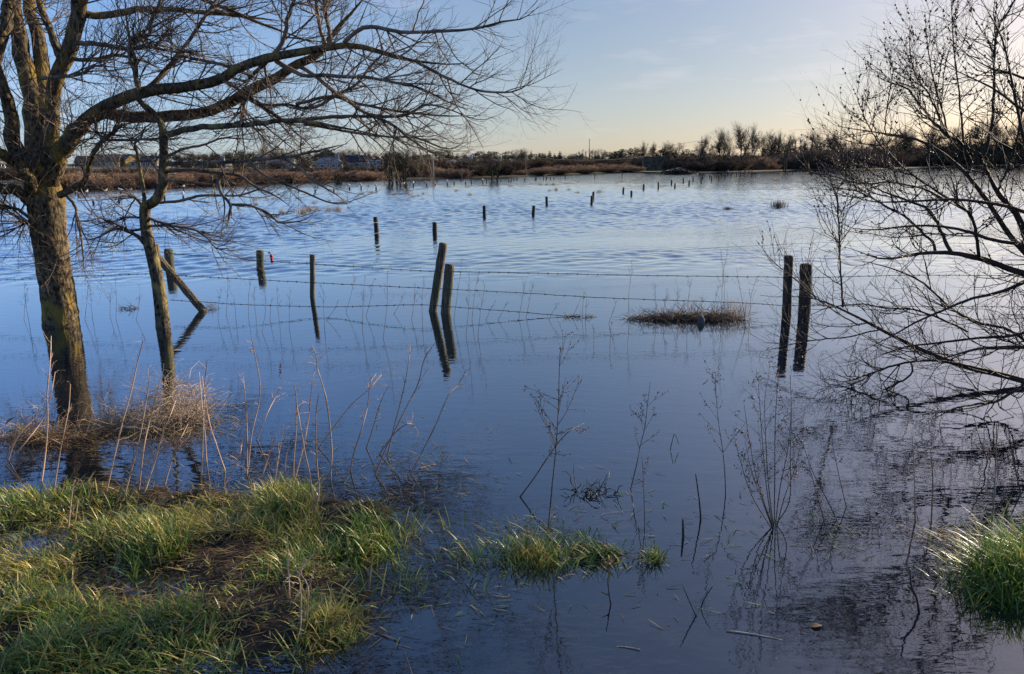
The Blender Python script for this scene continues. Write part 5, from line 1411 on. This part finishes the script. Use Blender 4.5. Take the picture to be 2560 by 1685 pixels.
def scrub_proto(seed, mat, n=260, wide=1.0):
    """unit height rounded leafless shrub, all fine stems from one stool"""
    r_ = np.random.default_rng(seed)
    t = thing("scrub_bush", "x", "bush")
    k_ = 26
    a = r_.uniform(0, 6.28, k_); tl = r_.uniform(0.05, 0.95, k_)
    d = np.stack([np.cos(a) * np.sin(tl), np.sin(a) * np.sin(tl), np.cos(tl)], 1)
    b = np.stack([r_.normal(size=k_) * 0.16 * wide, r_.normal(size=k_) * 0.12, np.full(k_, -0.05)], 1)
    pts = [b]; dd = d.copy()
    for q in range(7):
        pts.append(pts[-1] + dd * r_.uniform(0.075, 0.125, (k_, 1))); dd = nrm(dd + r_.normal(size=dd.shape) * 0.12 + np.array([0, 0, 0.05]))
    PL = np.stack(pts, 1); RL = np.repeat(np.linspace(0.014, 0.004, 8)[None], k_, 0)
    g = Geo(); g.tubes(PL, RL, 4); g.build("stems", M_FTRUNK, t)
    g = Geo()
    A, RA = sprout(PL, RL, 15, (0.14, 0.36), (15, 50), 0.08, 0.12, 6, r_, 0.0, 1.0, 0.009, 0.9, 0.5); g.tubes(A, RA, 3)
    B, RB = sprout(A, RA, 7, (0.07, 0.2), (15, 50), 0.08, 0.14, 4, r_, 0.1, 1.0, 0.0075, 0.95, 0.6); g.tubes(B, RB, 3)
    g.build("twigs", mat, t)
    return t

PROTO = {
    "bare": [bare_proto(1), bare_proto(2, (17, 11, 9), (20, 55)), bare_proto(3, (20, 11, 8), (15, 40), 0.12, multi=2)],
    "poplar": [bare_proto(4, (22, 7, 5), (8, 22), 0.10, M_FPOPLAR, 0.55, start=0.12), bare_proto(5, (22, 7, 5), (8, 24), 0.08, M_FPOPLAR, 0.5, start=0.15)],
    "cone": [ever_proto(6, "cone"), ever_proto(7, "cone")],
    "pine": [ever_proto(8, "pine"), ever_proto(9, "pine")],
    "round": [ever_proto(10, "round"), ever_proto(11, "round")],
    "scrub": [scrub_proto(12, M_FSCRUB), scrub_proto(13, M_FSCRUB), scrub_proto(14, M_FSCRUB)],
    "dscrub": [scrub_proto(15, M_FSCRUB2), scrub_proto(16, M_FSCRUB2)],
}
UNIT_W = {"bare": 0.6, "poplar": 0.28, "cone": 0.36, "pine": 0.7, "round": 0.8, "scrub": 1.0, "dscrub": 1.0}
DESC = {"bare": "bare twiggy grey-brown tree", "poplar": "slim upright bare poplar", "cone": "dark pointed conifer", "pine": "dark spreading pine", "round": "dark rounded evergreen tree", "scrub": "russet leafless scrub bush", "dscrub": "dark brown leafless thicket"}
GROUPS = {"bare": "bare trees on the far shore", "poplar": "poplars on the skyline", "cone": "conifers on the far skyline", "pine": "pines on the far skyline", "round": "evergreens on the far shore", "scrub": "russet scrub along the far shore", "dscrub": "dark thickets along the far shore"}
ANCH = [(-200, "the left frame edge"), (275, "the ochre terrace house"), (385, "the dark-roofed bungalow"), (815, "the hip-roofed tall house"), (940, "the twin-gabled pink house"), (1083, "the pale pole in the water"), (1166, "the small white house"), (1314, "the pole before the russet scrub"), (1474, "the thin mast"), (1640, "the ruined stone barn"), (1755, "the pole with crossarm"), (1852, "the tallest bare tree"), (1961, "the dark lone trunk")]
VEG = []      # kind, px, y_top, width_px, depth
def V_(kind, px, ytop, w, depth): VEG.append((kind, px, ytop, w, depth))
# skyline behind the houses, left to right
for x, y, w, k_, d in [(-120, 372, 70, "round", 200), (-40, 398, 60, "round", 150), (30, 404, 50, "round", 140), (62, 412, 40, "dscrub", 105),
                       (351, 379, 14, "cone", 300), (362, 386, 14, "cone", 290), (465, 388, 26, "round", 230), (505, 386, 46, "bare", 230), (540, 382, 44, "bare", 240), (575, 377, 36, "round", 250), (602, 371, 44, "round", 255), (626, 377, 30, "pine", 260), (655, 368, 46, "bare", 260), (690, 372, 44, "bare", 270), (722, 374, 40, "bare", 265), (770, 372, 30, "round", 280), (850, 378, 36, "bare", 270), (880, 375, 30, "bare", 280), (905, 380, 26, "bare", 275),
                       (972, 380, 40, "bare", 200), (1000, 384, 28, "bare", 210), (1020, 386, 14, "cone", 240), (1038, 381, 36, "bare", 230), (1060, 386, 30, "bare", 220), (1098, 372, 44, "pine", 230), (1120, 378, 24, "cone", 240), (1131, 381, 16, "cone", 250), (1143, 384, 20, "cone", 240), (1162, 385, 22, "bare", 260), (1188, 377, 40, "pine", 260), (1212, 381, 30, "bare", 250), (1228, 377, 34, "pine", 260), (1256, 376, 40, "pine", 260), (1283, 376, 40, "bare", 270), (1302, 375, 34, "bare", 280), (1270, 386, 40, "round", 220), (1312, 388, 30, "bare", 260), (1326, 380, 14, "bare", 270),
                       (1341, 385, 14, "cone", 280), (1349, 382, 14, "cone", 270), (1357, 381, 14, "cone", 280), (1363, 382, 15, "cone", 270), (1374, 377, 18, "cone", 280), (1386, 383, 16, "cone", 270), (1400, 377, 18, "cone", 275), (1415, 393, 30, "round", 250), (1433, 390, 14, "cone", 270),
                       (1449, 374, 12, "poplar", 330), (1458, 372, 12, "poplar", 330), (1466, 373, 11, "poplar", 330), (1472, 372, 10, "poplar", 330), (1480, 371, 12, "poplar", 330), (1488, 371, 12, "poplar", 330), (1496, 372, 11, "poplar", 330), (1505, 376, 34, "bare", 260), (1480, 394, 40, "round", 240), (1528, 381, 20, "cone", 260), (1540, 376, 22, "pine", 260), (1553, 372, 20, "cone", 250), (1572, 368, 36, "pine", 250), (1596, 367, 26, "pine", 250),
                       (1611, 359, 22, "bare", 240), (1632, 362, 28, "bare", 230), (1652, 367, 34, "pine", 220), (1672, 360, 32, "bare", 230), (1688, 361, 34, "bare", 225), (1668, 376, 16, "cone", 200), (1708, 372, 16, "cone", 210), (1731, 369, 30, "pine", 190), (1745, 344, 34, "bare", 150), (1775, 361, 40, "bare", 200), (1800, 343, 44, "bare", 152), (1838, 327, 52, "bare", 150), (1858, 321, 66, "bare", 145), (1884, 321, 40, "bare", 165), (1906, 342, 34, "bare", 190),
                       (1925, 337, 30, "poplar", 200), (1936, 336, 40, "bare", 195), (1950, 335, 30, "bare", 200), (1938, 353, 30, "round", 165), (1974, 340, 34, "bare", 200), (1993, 336, 24, "poplar", 200), (2006, 335, 26, "poplar", 205), (2022, 334, 28, "poplar", 200), (2034, 338, 26, "poplar", 210), (2060, 331, 44, "bare", 190), (2062, 345, 40, "round", 185), (2088, 333, 44, "bare", 190), (2108, 345, 40, "bare", 200), (2135, 354, 36, "bare", 220), (2165, 352, 34, "bare", 230), (2190, 348, 44, "bare", 230), (2225, 340, 50, "bare", 220), (2262, 332, 56, "bare", 210), (2300, 326, 60, "bare", 210), (2340, 318, 60, "bare", 200), (2385, 322, 60, "bare", 200), (2430, 312, 60, "round", 180), (2455, 305, 60, "bare", 190), (2500, 310, 70, "bare", 190), (2550, 300, 80, "bare", 190), (2610, 300, 80, "bare", 190)]:
    V_(k_, x, y, w, d)
# russet scrub along the shore
for x, y in ((1606, 394), (1622, 397), (1640, 400), (1658, 403)): V_("dscrub", x, y, 40, -34)
for x, y, w, d in [(100, 432, 70, 0), (150, 428, 70, 1), (205, 424, 76, 2), (255, 430, 64, 0), (300, 428, 80, 3), (350, 428, 76, 1), (400, 432, 60, 0), (445, 428, 70, 2), (490, 424, 90, 3), (545, 424, 80, 1), (590, 428, 70, 0), (640, 422, 80, 2), (690, 424, 74, 1), (740, 426, 74, 0), (790, 424, 70, 2), (830, 420, 70, 3), (880, 424, 70, 1), (925, 424, 66, 0), (960, 426, 60, 2),
                   (1085, 415, 60, 4), (1120, 420, 60, 2), (1150, 420, 56, 1), (1300, 425, 44, 3), (1330, 418, 56, 5), (1362, 414, 50, 6), (1390, 410, 54, 8), (1420, 412, 54, 6), (1446, 408, 50, 8), (1475, 411, 50, 6), (1500, 405, 48, 9), (1530, 408, 52, 8), (1558, 406, 46, 9), (1585, 412, 50, 7), (1900, 389, 66, 6), (1985, 380, 70, 4), (1930, 408, 40, 2)]:
    V_("scrub", x, y, w, -d - 3)
for x, y, w, d in [(300, 450, 60, -1), (660, 440, 80, -1), (870, 408, 40, 14), (1050, 400, 70, 8), (1020, 404, 60, 6), (1190, 408, 60, 3), (1225, 402, 66, 5), (1262, 408, 56, 4), (1290, 400, 60, 40), (1345, 398, 70, 60), (1420, 398, 70, 70), (1510, 394, 60, 60), (1560, 388, 60, 60), (1600, 386, 60, 50), (1700, 386, 60, 40), (1740, 392, 60, 14), (1760, 405, 60, 5), (1790, 396, 64, 6), (1820, 400, 60, 3), (1850, 392, 60, 8), (1880, 386, 60, 14), (1955, 380, 50, 12), (2010, 374, 80, 6), (2050, 366, 90, 8), (2095, 372, 80, 6), (2140, 372, 80, 8), (2185, 376, 90, 14), (2230, 372, 90, 18), (2280, 366, 100, 20), (2330, 358, 110, 20), (2390, 352, 110, 20), (2450, 350, 110, 22), (2510, 350, 120, 20), (2580, 346, 130, 20),
                   (1400, 424, 60, 1), (1460, 423, 60, 1), (1520, 420, 60, 1), (1575, 418, 60, 2), (1350, 428, 50, 1)]:
    V_("dscrub", x, y, w, -d - 2)
for x in range(-90, 990, 52):      # darker scrub climbing the slope behind, left
    V_("dscrub", x, 419 - 6 * ((x * 7) % 3) * 0.6, 70, -22 - (x * 13) % 17)
for x in range(190, 980, 60):
    V_("scrub", x + 20, 427 - (x % 5), 76, -10 - (x % 7))
for x in range(1700, 2640, 24):    # the dark continuous band under the right-hand trees
    V_("dscrub", x + (x * 7) % 11, (391 if x < 1900 else 384 if x < 2100 else 372) - (x * 13) % 12, 60, -26 - (x * 5) % 14)
for x in range(1690, 2640, 26):    # evergreens and ivy thickening the wood on the right
    V_("round", x + (x * 7) % 13, (372 if x < 1900 else 360 if x < 2120 else 362 if x < 2220 else 346) + (x * 13) % 15, 40, 175 + (x * 5) % 25)
for x in range(1690, 2640, 30):
    V_("dscrub", x + (x * 3) % 13, 404 - (x * 11) % 9 - (12 if x > 2050 else 0), 56, -8 - (x * 5) % 8)
for x in range(980, 1700, 30):
    V_("dscrub", x + (x * 7) % 11, 398 - (x * 13) % 8, 54, -60 - (x * 5) % 20)
for x in range(330, 1000, 15):     # wooded skyline behind the houses
    V_(("bare", "round", "bare", "pine", "round")[(x // 15) % 5], x + (x * 7) % 9, 380 + (x * 13) % 12, 40, 290 + (x * 5) % 30)
for x in list(range(410, 780, 24)) + [858, 880, 985]:     # garden hedges and trees half hiding the houses
    V_(("round", "dscrub", "bare")[(x // 24) % 3], x + (x * 7) % 13, 399 + (x * 11) % 13, 34, 188 + (x * 5) % 16)
for x in range(-60, 240, 22):
    V_("round", x, 402 + (x * 11) % 12, 44, 150 + (x * 7) % 30)
for x in range(985, 1730, 21):
    V_("round", x + (x * 7) % 9, 380 + (x * 13) % 11 - (8 if x > 1500 else 0), 40, 225 + (x * 5) % 30)
VEG.sort(key=lambda q: q[1])
used = set(); counts = {}
for kind, x, yt, w, depth in VEG:
    az = math.degrees(math.atan2(x - 1280, F * math.cos(PITCH)))
    if depth < 0:
        depth = float(np.interp(az, _saz, _sr)) * math.cos(math.radians(az)) - depth - 1
    top = P(x, yt, depth)
    zg = float(ground_z(top[0], top[1]))
    h = max(0.8, top[2] - zg) * (1.15 if "scrub" in kind else 1.0)
    wm = w * depth / F
    an = max((a for a in ANCH if a[0] <= x), key=lambda a: a[0])[1]
    key = (kind, an); counts[key] = counts.get(key, 0) + 1
    lab = f"{DESC[kind]}, {ordinal(counts[key])} of its kind right of {an}"
    ps = PROTO[kind]; p_ = ps[len(VEG) and (int(x * 7 + yt * 3) % len(ps))]
    s_ = wm / UNIT_W[kind]
    name = {"scrub": "scrub_bush", "dscrub": "thicket", "bare": "bare_tree", "poplar": "poplar_tree", "cone": "conifer_tree", "pine": "pine_tree", "round": "evergreen_tree"}[kind]
    rz = rg.uniform(0, 6.28) if kind not in ("scrub", "dscrub") else rg.uniform(-0.4, 0.4) + (math.pi if int(x) % 2 else 0)
    loc = (top[0], top[1], zg)
    if id(p_) not in used:
        used.add(id(p_)); o = p_
        o.location = loc; o.rotation_euler = (0, 0, rz); o.scale = (s_, s_, h)
        tag(o, lab, "bush" if "scrub" in kind else "tree", GROUPS[kind])
    else:
        o = dup(p_, loc, rz, (s_, s_, h), lab, GROUPS[kind])
    o.name = name

# ivy-clad trees standing at the water's edge, small tree in front of the thickets, dark trunk
def ivy_tree(label, px, ybase, ytop, w_px, seed, trunks=6, group=None):
    r_ = np.random.default_rng(seed)
    b = G(px, ybase); d = b[1]; h = (ybase - ytop) * d / F; w = w_px * d / F
    t = thing("ivy_tree", label, "tree", (b[0], b[1], 0), group=group)
    xs = np.linspace(-w / 2, w / 2, trunks) + r_.normal(size=trunks) * w * 0.04
    PL, RL = [], []
    for x in xs:
        z = np.linspace(-0.3, h * r_.uniform(0.7, 0.95), 8)
        PL.append(np.stack([x + x * 0.15 * z / h + np.cumsum(r_.normal(size=8)) * 0.03, np.full(8, r_.normal() * 0.4), z], 1)); RL.append(np.linspace(0.13, 0.04, 8))
    PL, RL = np.array(PL), np.array(RL)
    g = Geo(); g.tubes(PL, RL, 6); g.build("trunk", M_FTRUNK, t)
    g = Geo()
    A, RA = sprout(PL, RL, 12, (0.3 * h, 0.5 * h), (15, 50), 0.08, 0.1, 6, r_, 0.4, 1.0, 0.03, 0.5, 0.4); g.tubes(A, RA, 3)
    B, RB = sprout(A, RA, 8, (0.12 * h, 0.25 * h), (15, 50), 0.08, 0.1, 4, r_, 0.2, 1.0, 0.016, 0.7, 0.5); g.tubes(B, RB, 3)
    g.build("crown", M_FBARE, t)
    g = Geo()
    cs = np.concatenate([p[2:7] for p in PL]); leaf_cloud(g, cs + r_.normal(size=cs.shape) * 0.15, r_.uniform(0.14, 0.4, len(cs)), 30, 0.09, r_, 1.3)
    g.build("ivy", veg_mat("ivy_leaves", (0.03, 0.032, 0.013), (0.085, 0.08, 0.032), 3.0), t)
ivy_tree("cluster of ivy-clad trunks standing in the flood below the pink house", 993, 458, 384, 50, 3, 7)
ivy_tree("single small bushy tree standing in the flood before the dark thickets", 1237, 451, 398, 12, 4, 2)
ivy_tree("dark lone ivied trunk at the shore right of the russet round bush", 1961, 427, 356, 8, 5, 2)
ivy_tree("tiny dark bush at the water's edge below the white-walled houses", 845, 458, 437, 7, 6, 2)

# brush pile and fallen mound on the far right field edge
g = Geo(); r_ = np.random.default_rng(61); b = G(1698, 435)
n = 420
p0 = np.stack([r_.normal(size=n) * 1.1, r_.normal(size=n) * 0.4, r_.uniform(0, 0.5, n)], 1); dd = nrm(r_.normal(size=(n, 3)) * np.array([1, 0.6, 0.5])); pts = [p0]
for q in range(4): pts.append(pts[-1] + dd * 0.3); dd = nrm(dd + r_.normal(size=dd.shape) * 0.3)
PLp = np.stack(pts, 1); PLp[:, :, 2] = np.clip(PLp[:, :, 2], 0, 0.95 - 0.25 * np.abs(PLp[:, :, 0] + 0.3))
g.tubes(PLp, np.full((n, 5), 0.03), 4); o = g.build("brush_pile", M_DARKTWIG); o.location = (b[0], b[1], 0.05); tag(o, "black pile of cut brush at the edge of the green field strip", "brush pile")

# ------------------------------------------------------------------ houses on the far side
def wall_mat(name, c):
    c = tuple(0.66 * q for q in c)
    return noise_mat(name, tuple(0.88 * q for q in c), c, scale=0.8, rough=0.9, spec=0.2)
def roof_mat(name, c): return noise_mat(name, tuple(0.8 * q for q in c), c, scale=2.0, rough=0.8, stretch=(1, 1, 6), spec=0.2)
M_GLASS = plain_mat("window_glass", (0.05, 0.06, 0.075), 0.1, spec=0.6)
M_FRAME = plain_mat("window_frame", (0.7, 0.7, 0.68), 0.5)
def box(g, x0, x1, y0, y1, z0, z1):
    V = [(x0, y0, z0), (x1, y0, z0), (x1, y1, z0), (x0, y1, z0), (x0, y0, z1), (x1, y0, z1), (x1, y1, z1), (x0, y1, z1)]
    g.add(V, [(3, 2, 1, 0), (4, 5, 6, 7), (0, 1, 5, 4), (1, 2, 6, 5), (2, 3, 7, 6), (3, 0, 4, 7)])
def prism(g, prof, axis, a, b):
    """extrude an (u, z) outline along x or y"""
    n = len(prof)
    V = []
    for t_ in (a, b):
        for u, z in prof: V.append((t_, u, z) if axis == 'x' else (u, t_, z))
    T = []; Q = [(k_, (k_ + 1) % n, n + (k_ + 1) % n, n + k_) for k_ in range(n)]
    for k_ in range(1, n - 1): T += [(0, k_ + 1, k_), (n, n + k_, n + k_ + 1)]
    g.add(V, Q, T)
def house(label, px0, px1, y_eave, y_ridge, depth, wc, rc, style="ridge", wins=3, yaw=0.0, dmul=0.55, chim=1, storeys=1, cat="house"):
    pc = (px0 + px1) / 2
    e = P(pc, y_eave, depth); rd = P(pc, y_ridge, depth)
    zg = float(ground_z(e[0], e[1]))
    w = (px1 - px0) * depth / F; dp = max(5.0, w * dmul) if style != "gable" else w * 1.5
    he, hr = max(1.6, e[2] - zg), max(2.2, rd[2] - zg)
    t = thing("house", label, cat, (e[0], e[1], zg), yaw)
    m_w, m_r = wall_mat("render_" + label[:12], wc), roof_mat("roof_" + label[:12], rc)
    g = Geo(); hw, hd, ov = w / 2, dp / 2, 0.35
    if style == "ridge":
        prism(g, [(-hd, -1.0), (hd, -1.0), (hd, he), (0, hr - 0.12), (-hd, he)], 'x', -hw, hw); g.build("wall", m_w, t, smooth=False)
        g = Geo(); k_ = (hr - he) / hd
        prism(g, [(-hd - ov, he - ov * k_), (0, hr), (0, hr + 0.22), (-hd - ov, he - ov * k_ + 0.22)], 'x', -hw - 0.25, hw + 0.25)
        prism(g, [(hd + ov, he - ov * k_ + 0.22), (0.003, hr + 0.22), (0.003, hr), (hd + ov, he - ov * k_)], 'x', -hw - 0.25, hw + 0.25)
        ro = g.build("roof", m_r, t, smooth=False)
    elif style == "gable":
        prism(g, [(-hw, -1.0), (hw, -1.0), (hw, he), (0, hr - 0.12), (-hw, he)], 'y', -hd, hd); g.build("wall", m_w, t, smooth=False)
        g = Geo(); k_ = (hr - he) / hw
        prism(g, [(-hw - ov, he - ov * k_), (0, hr), (0, hr + 0.22), (-hw - ov, he - ov * k_ + 0.22)], 'y', -hd - 0.25, hd + 0.25)
        prism(g, [(hw + ov, he - ov * k_ + 0.22), (0.003, hr + 0.22), (0.003, hr), (hw + ov, he - ov * k_)], 'y', -hd - 0.25, hd + 0.25)
        ro = g.build("roof", m_r, t, smooth=False)
    else:
        box(g, -hw, hw, -hd, hd, -1.0, he - 0.01); g.build("wall", m_w, t, smooth=False)
        g = Geo(); rl = max(0.3, hw - hd * 0.8)
        V = [(-hw - ov, -hd - ov, he), (hw + ov, -hd - ov, he), (hw + ov, hd + ov, he), (-hw - ov, hd + ov, he), (-rl, 0, hr), (rl, 0, hr)]
        g.add(V, [(0, 1, 5, 4), (2, 3, 4, 5), (3, 2, 1, 0)], [(1, 2, 5), (3, 0, 4)]); ro = g.build("roof", m_r, t, smooth=False)
    if chim:
        g = Geo(); box(g, hw * 0.55, hw * 0.55 + 0.8, -0.3, 0.3, hr - 0.8, hr + 1.0); g.build("chimney", m_w, ro, smooth=False)
    hh = he / storeys
    for s_ in range(storeys):
        for q in range(wins):
            cx = -hw + w * (q + 0.5) / wins
            ww, wh = min(1.3, w / wins * 0.55), hh * 0.46
            z0 = s_ * hh + hh * 0.34
            g = Geo()
            for a in ((cx - ww / 2 - 0.12, cx - ww / 2, z0, z0 + wh), (cx + ww / 2, cx + ww / 2 + 0.12, z0, z0 + wh), (cx - ww / 2 - 0.12, cx + ww / 2 + 0.12, z0 + wh, z0 + wh + 0.12), (cx - ww / 2 - 0.16, cx + ww / 2 + 0.16, z0 - 0.14, z0)):
                box(g, a[0], a[1], -hd - 0.08, -hd + 0.05, a[2], a[3])
            fr = g.build("window", M_FRAME, t, smooth=False)
            g = Geo(); box(g, cx - ww / 2, cx + ww / 2, -hd - 0.03, -hd + 0.04, z0, z0 + wh); g.build("pane", M_GLASS, fr, smooth=False)
    return t
OCH, BRN = (0.50, 0.37, 0.17), (0.19, 0.13, 0.10)
house("long ochre terrace house with brown roof behind the russet scrub", 236, 300, 403, 387, 260, OCH, BRN, "ridge", 5, 0.12, 0.5, 0)
house("lower beige wing attached left of the ochre terrace house", 196, 234, 405.5, 391, 262, (0.36, 0.30, 0.22), BRN, "ridge", 3, 0.12, 0.6, 0)
house("bright yellow gable end right of the ochre terrace house", 299, 334, 400, 387, 264, (0.66, 0.48, 0.17), (0.09, 0.08, 0.08), "gable", 1, 0.95, 0.6, 0)
house("dark-roofed bungalow with small pale gable beside the young tree", 350, 402, 404, 391, 265, (0.34, 0.29, 0.22), (0.05, 0.05, 0.055), "ridge", 4, -0.1, 0.5, 1)
house("grey house roof barely showing at the left frame edge", -22, 12, 402, 392, 200, (0.25, 0.23, 0.21), (0.11, 0.095, 0.09), "hip", 2, 0.1, 0.8, 1)
house("low grey bungalow behind twigs right of the dark-roofed bungalow", 500, 572, 421, 409, 215, (0.36, 0.37, 0.38), (0.10, 0.10, 0.105), "hip", 5, 0.0, 0.4, 1)
house("long grey-roofed bungalow left of the hip-roofed tall house", 655, 735, 414, 401, 225, (0.33, 0.32, 0.32), (0.085, 0.085, 0.09), "ridge", 6, 0.05, 0.4, 1)
house("hip-roofed tall house with brown walls rising above its neighbours", 800, 834, 385, 373, 300, (0.13, 0.10, 0.08), (0.06, 0.055, 0.06), "hip", 2, 0.3, 0.9, 0)
house("pale grey hip-roofed house below the hip-roofed tall house", 788, 856, 408, 394, 230, (0.40, 0.42, 0.46), (0.20, 0.20, 0.20), "hip", 5, 0.1, 0.5, 1)
house("white-walled long house with dark roof beside the pink twin gables", 866, 924, 404, 390, 236, (0.42, 0.42, 0.46), (0.035, 0.035, 0.05), "ridge", 5, 0.0, 0.5, 1)
house("pink gabled house front, left twin beside the white-walled long house", 921, 938.5, 399.5, 394, 226, (0.42, 0.28, 0.22), (0.22, 0.14, 0.11), "gable", 1, 0.0, 0.6, 0, 2)
house("pink gabled house front, right twin beside the grey gable", 939, 956.5, 399.5, 394, 226, (0.42, 0.28, 0.22), (0.22, 0.14, 0.11), "gable", 1, 0.0, 0.6, 0, 2)
house("small grey gable house right of the pink twin gables", 957, 980, 409, 400, 232, (0.30, 0.28, 0.26), (0.14, 0.13, 0.12), "gable", 1, 0.2, 0.6, 0)
house("small white house with dark windows behind the russet scrub", 1154, 1180, 404.5, 398, 205, (0.62, 0.64, 0.68), (0.05, 0.05, 0.055), "ridge", 3, 0.0, 0.5, 1)
house("pale low-roofed cottage left of the small white house", 1120, 1146, 408, 399, 215, (0.42, 0.42, 0.43), (0.26, 0.26, 0.27), "hip", 3, 0.0, 0.5, 0)
house("blue-grey roofed house above the dark thickets", 1212, 1252, 404, 396.5, 200, (0.20, 0.20, 0.22), (0.11, 0.115, 0.14), "hip", 3, 0.0, 0.6, 0)
house("cream-walled cottage with a chimney left of the mast", 1424, 1444, 401, 396, 250, (0.34, 0.33, 0.33), (0.09, 0.08, 0.08), "ridge", 2, 0.0, 0.6, 1)
house("cream blank-gabled cottage below the mast's poplars", 1443, 1452, 398, 395, 245, (0.50, 0.46, 0.38), (0.10, 0.09, 0.09), "ridge", 1, 0.0, 0.6, 0)

# ruined stone barn
b = P(1638, 388, 165); zg = float(ground_z(b[0], b[1])); w = 58 * 165 / F; h = b[2] - zg
t = thing("stone_barn", "ruined roofless stone barn with dark doorway beyond the green field strip", "barn", (b[0], b[1], zg), -0.08)
M_RUIN = noise_mat("ruin_stone", (0.05, 0.04, 0.028), (0.12, 0.095, 0.065), scale=2.2, rough=0.95, bump=0.05)
g = Geo()
box(g, -w / 2, w / 2 - 1.1, -2.5, -1.9, -0.5, h * 0.92); box(g, w / 2 - 0.42, w / 2, -2.5, -1.9, -0.5, h); box(g, w / 2 - 1.1, w / 2 - 0.42, -2.5, -1.9, h * 0.55, h * 0.97)
box(g, -w / 2, -w / 2 + 0.6, -1.897, 2.5, -0.5, h * 0.85); box(g, w / 2 - 0.6, w / 2, -1.897, 2.5, -0.5, h * 0.9); box(g, -w / 2 + 0.6, w / 2 - 0.6, 1.9, 2.5, -0.5, h * 0.8)
g.build("wall", M_RUIN, t, smooth=False)
g = Geo(); box(g, w / 2 - 1.15, w / 2 - 0.37, -2.56, -2.45, h * 0.5, h * 0.55 - 0.003); g.build("lintel", M_RUIN, t, smooth=False)
# low pale boundary wall
a, b = P(318, 419, 240), P(402, 418, 240); zg = float(ground_z(*((a + b) / 2)[:2]))
g = Geo(); L = np.linalg.norm((b - a)[:2]); box(g, -L / 2, L / 2, -0.15, 0.15, -1.5, max(0.6, a[2] - zg)); o = g.build("garden_wall", wall_mat("white_wall", (0.5, 0.5, 0.5)), smooth=False)
o.location = ((a[0] + b[0]) / 2, a[1], zg); tag(o, "low pale garden wall below the dark-roofed bungalow", "wall")

# ------------------------------------------------------------------ poles, mast and overhead wires
M_POLE = noise_mat("pole_wood", (0.11, 0.09, 0.075), (0.21, 0.18, 0.15), scale=3, rough=0.9)
M_MAST = plain_mat("mast_grey", (0.25, 0.25, 0.26), 0.5)
def pole(label, px, ytop, depth, ybase=None, arm=0.0, r=0.11, mat=M_POLE, name="utility_pole", dx=0.0, cat="pole"):
    if ybase is not None: depth = G(px, ybase)[1]
    top = P(px + dx, ytop, depth); b = P(px, ybase, depth) if ybase is not None else np.array([top[0], top[1], float(ground_z(top[0], top[1]))])
    t = thing(name, label, cat, tuple(b))
    g = Geo(); v = top - b; g.tubes(np.array([-0.5 * v / np.linalg.norm(v), v * 0.5, v]), np.array([r, r * 0.9, r * 0.75]), 8); g.build("shaft", mat, t)
    if arm:
        g = Geo(); box(g, v[0] - arm, v[0] + arm, -0.12, 0.02, v[2] - 0.5, v[2] - 0.32)
        g.build("crossarm", mat, t, smooth=False)
        for s_ in (-0.85, 0.85):
            g = Geo(); g.tubes(np.array([(v[0] + arm * s_, -0.05, v[2] - 0.32), (v[0] + arm * s_, -0.05, v[2] - 0.05)]), np.array([0.07, 0.05]), 6); g.build("insulator", M_FRAME, t)
    return top
p1 = pole("tall pale pole standing in floodwater right of the ivy-clad trunks", 1084, 384, 0, 455, 0, 0.07, noise_mat("pale_pole", (0.3, 0.27, 0.22), (0.42, 0.38, 0.32), scale=3, rough=0.9), dx=-1.5)
p2 = pole("telegraph pole in front of the small white house", 1152, 394, 190, None, 0.5, 0.12)
p3 = pole("telegraph pole rising from the russet scrub beside the dark thickets", 1314, 392, 130, 440, 0.0, 0.07)
p4 = pole("tall utility pole with crossarm among the bare trees", 1755.5, 351, 180, None, 0.9, 0.13)
p5 = pole("short thin pole at the shore below the small white house", 1154.5, 424, 0, 448, 0, 0.05)
pole("thin grey lattice mast on the skyline beside the poplars", 1474, 347, 420, None, 0, 0.28, M_MAST, "radio_mast", 0, "mast")
pole("white lamp post at the left frame edge", 3, 411, 110, None, 0.55, 0.05, M_FRAME, "lamp_post", 0, "lamp post")
def span(label, a, b, sag, r=0.018):
    a, b = np.asarray(a, float), np.asarray(b, float)
    t_ = np.linspace(0, 1, 24)[:, None]; p = a + (b - a) * t_; p[:, 2] -= sag * 4 * t_[:, 0] * (1 - t_[:, 0])
    g = Geo(); g.tubes(p - a, np.full(24, r), 3); o = g.build("power_line", M_WIRE); o.location = tuple(a); tag(o, label, "power line")
span("overhead line sagging from the mast side to the pole with crossarm", P(1400, 383, 330), p4, 1.0, 0.03)
span("overhead line running right from the pole with crossarm", p4, P(1990, 356, 190), 1.0, 0.02)
span("overhead line between the white house pole and the scrub pole", p2, p3, 0.5, 0.02)
span("overhead line running left from the white house pole", P(1020, 392, 210), p2, 0.5, 0.02)
span("overhead line running right from the scrub pole to the ruined barn", p3, P(1640, 386, 160), 0.8, 0.02)
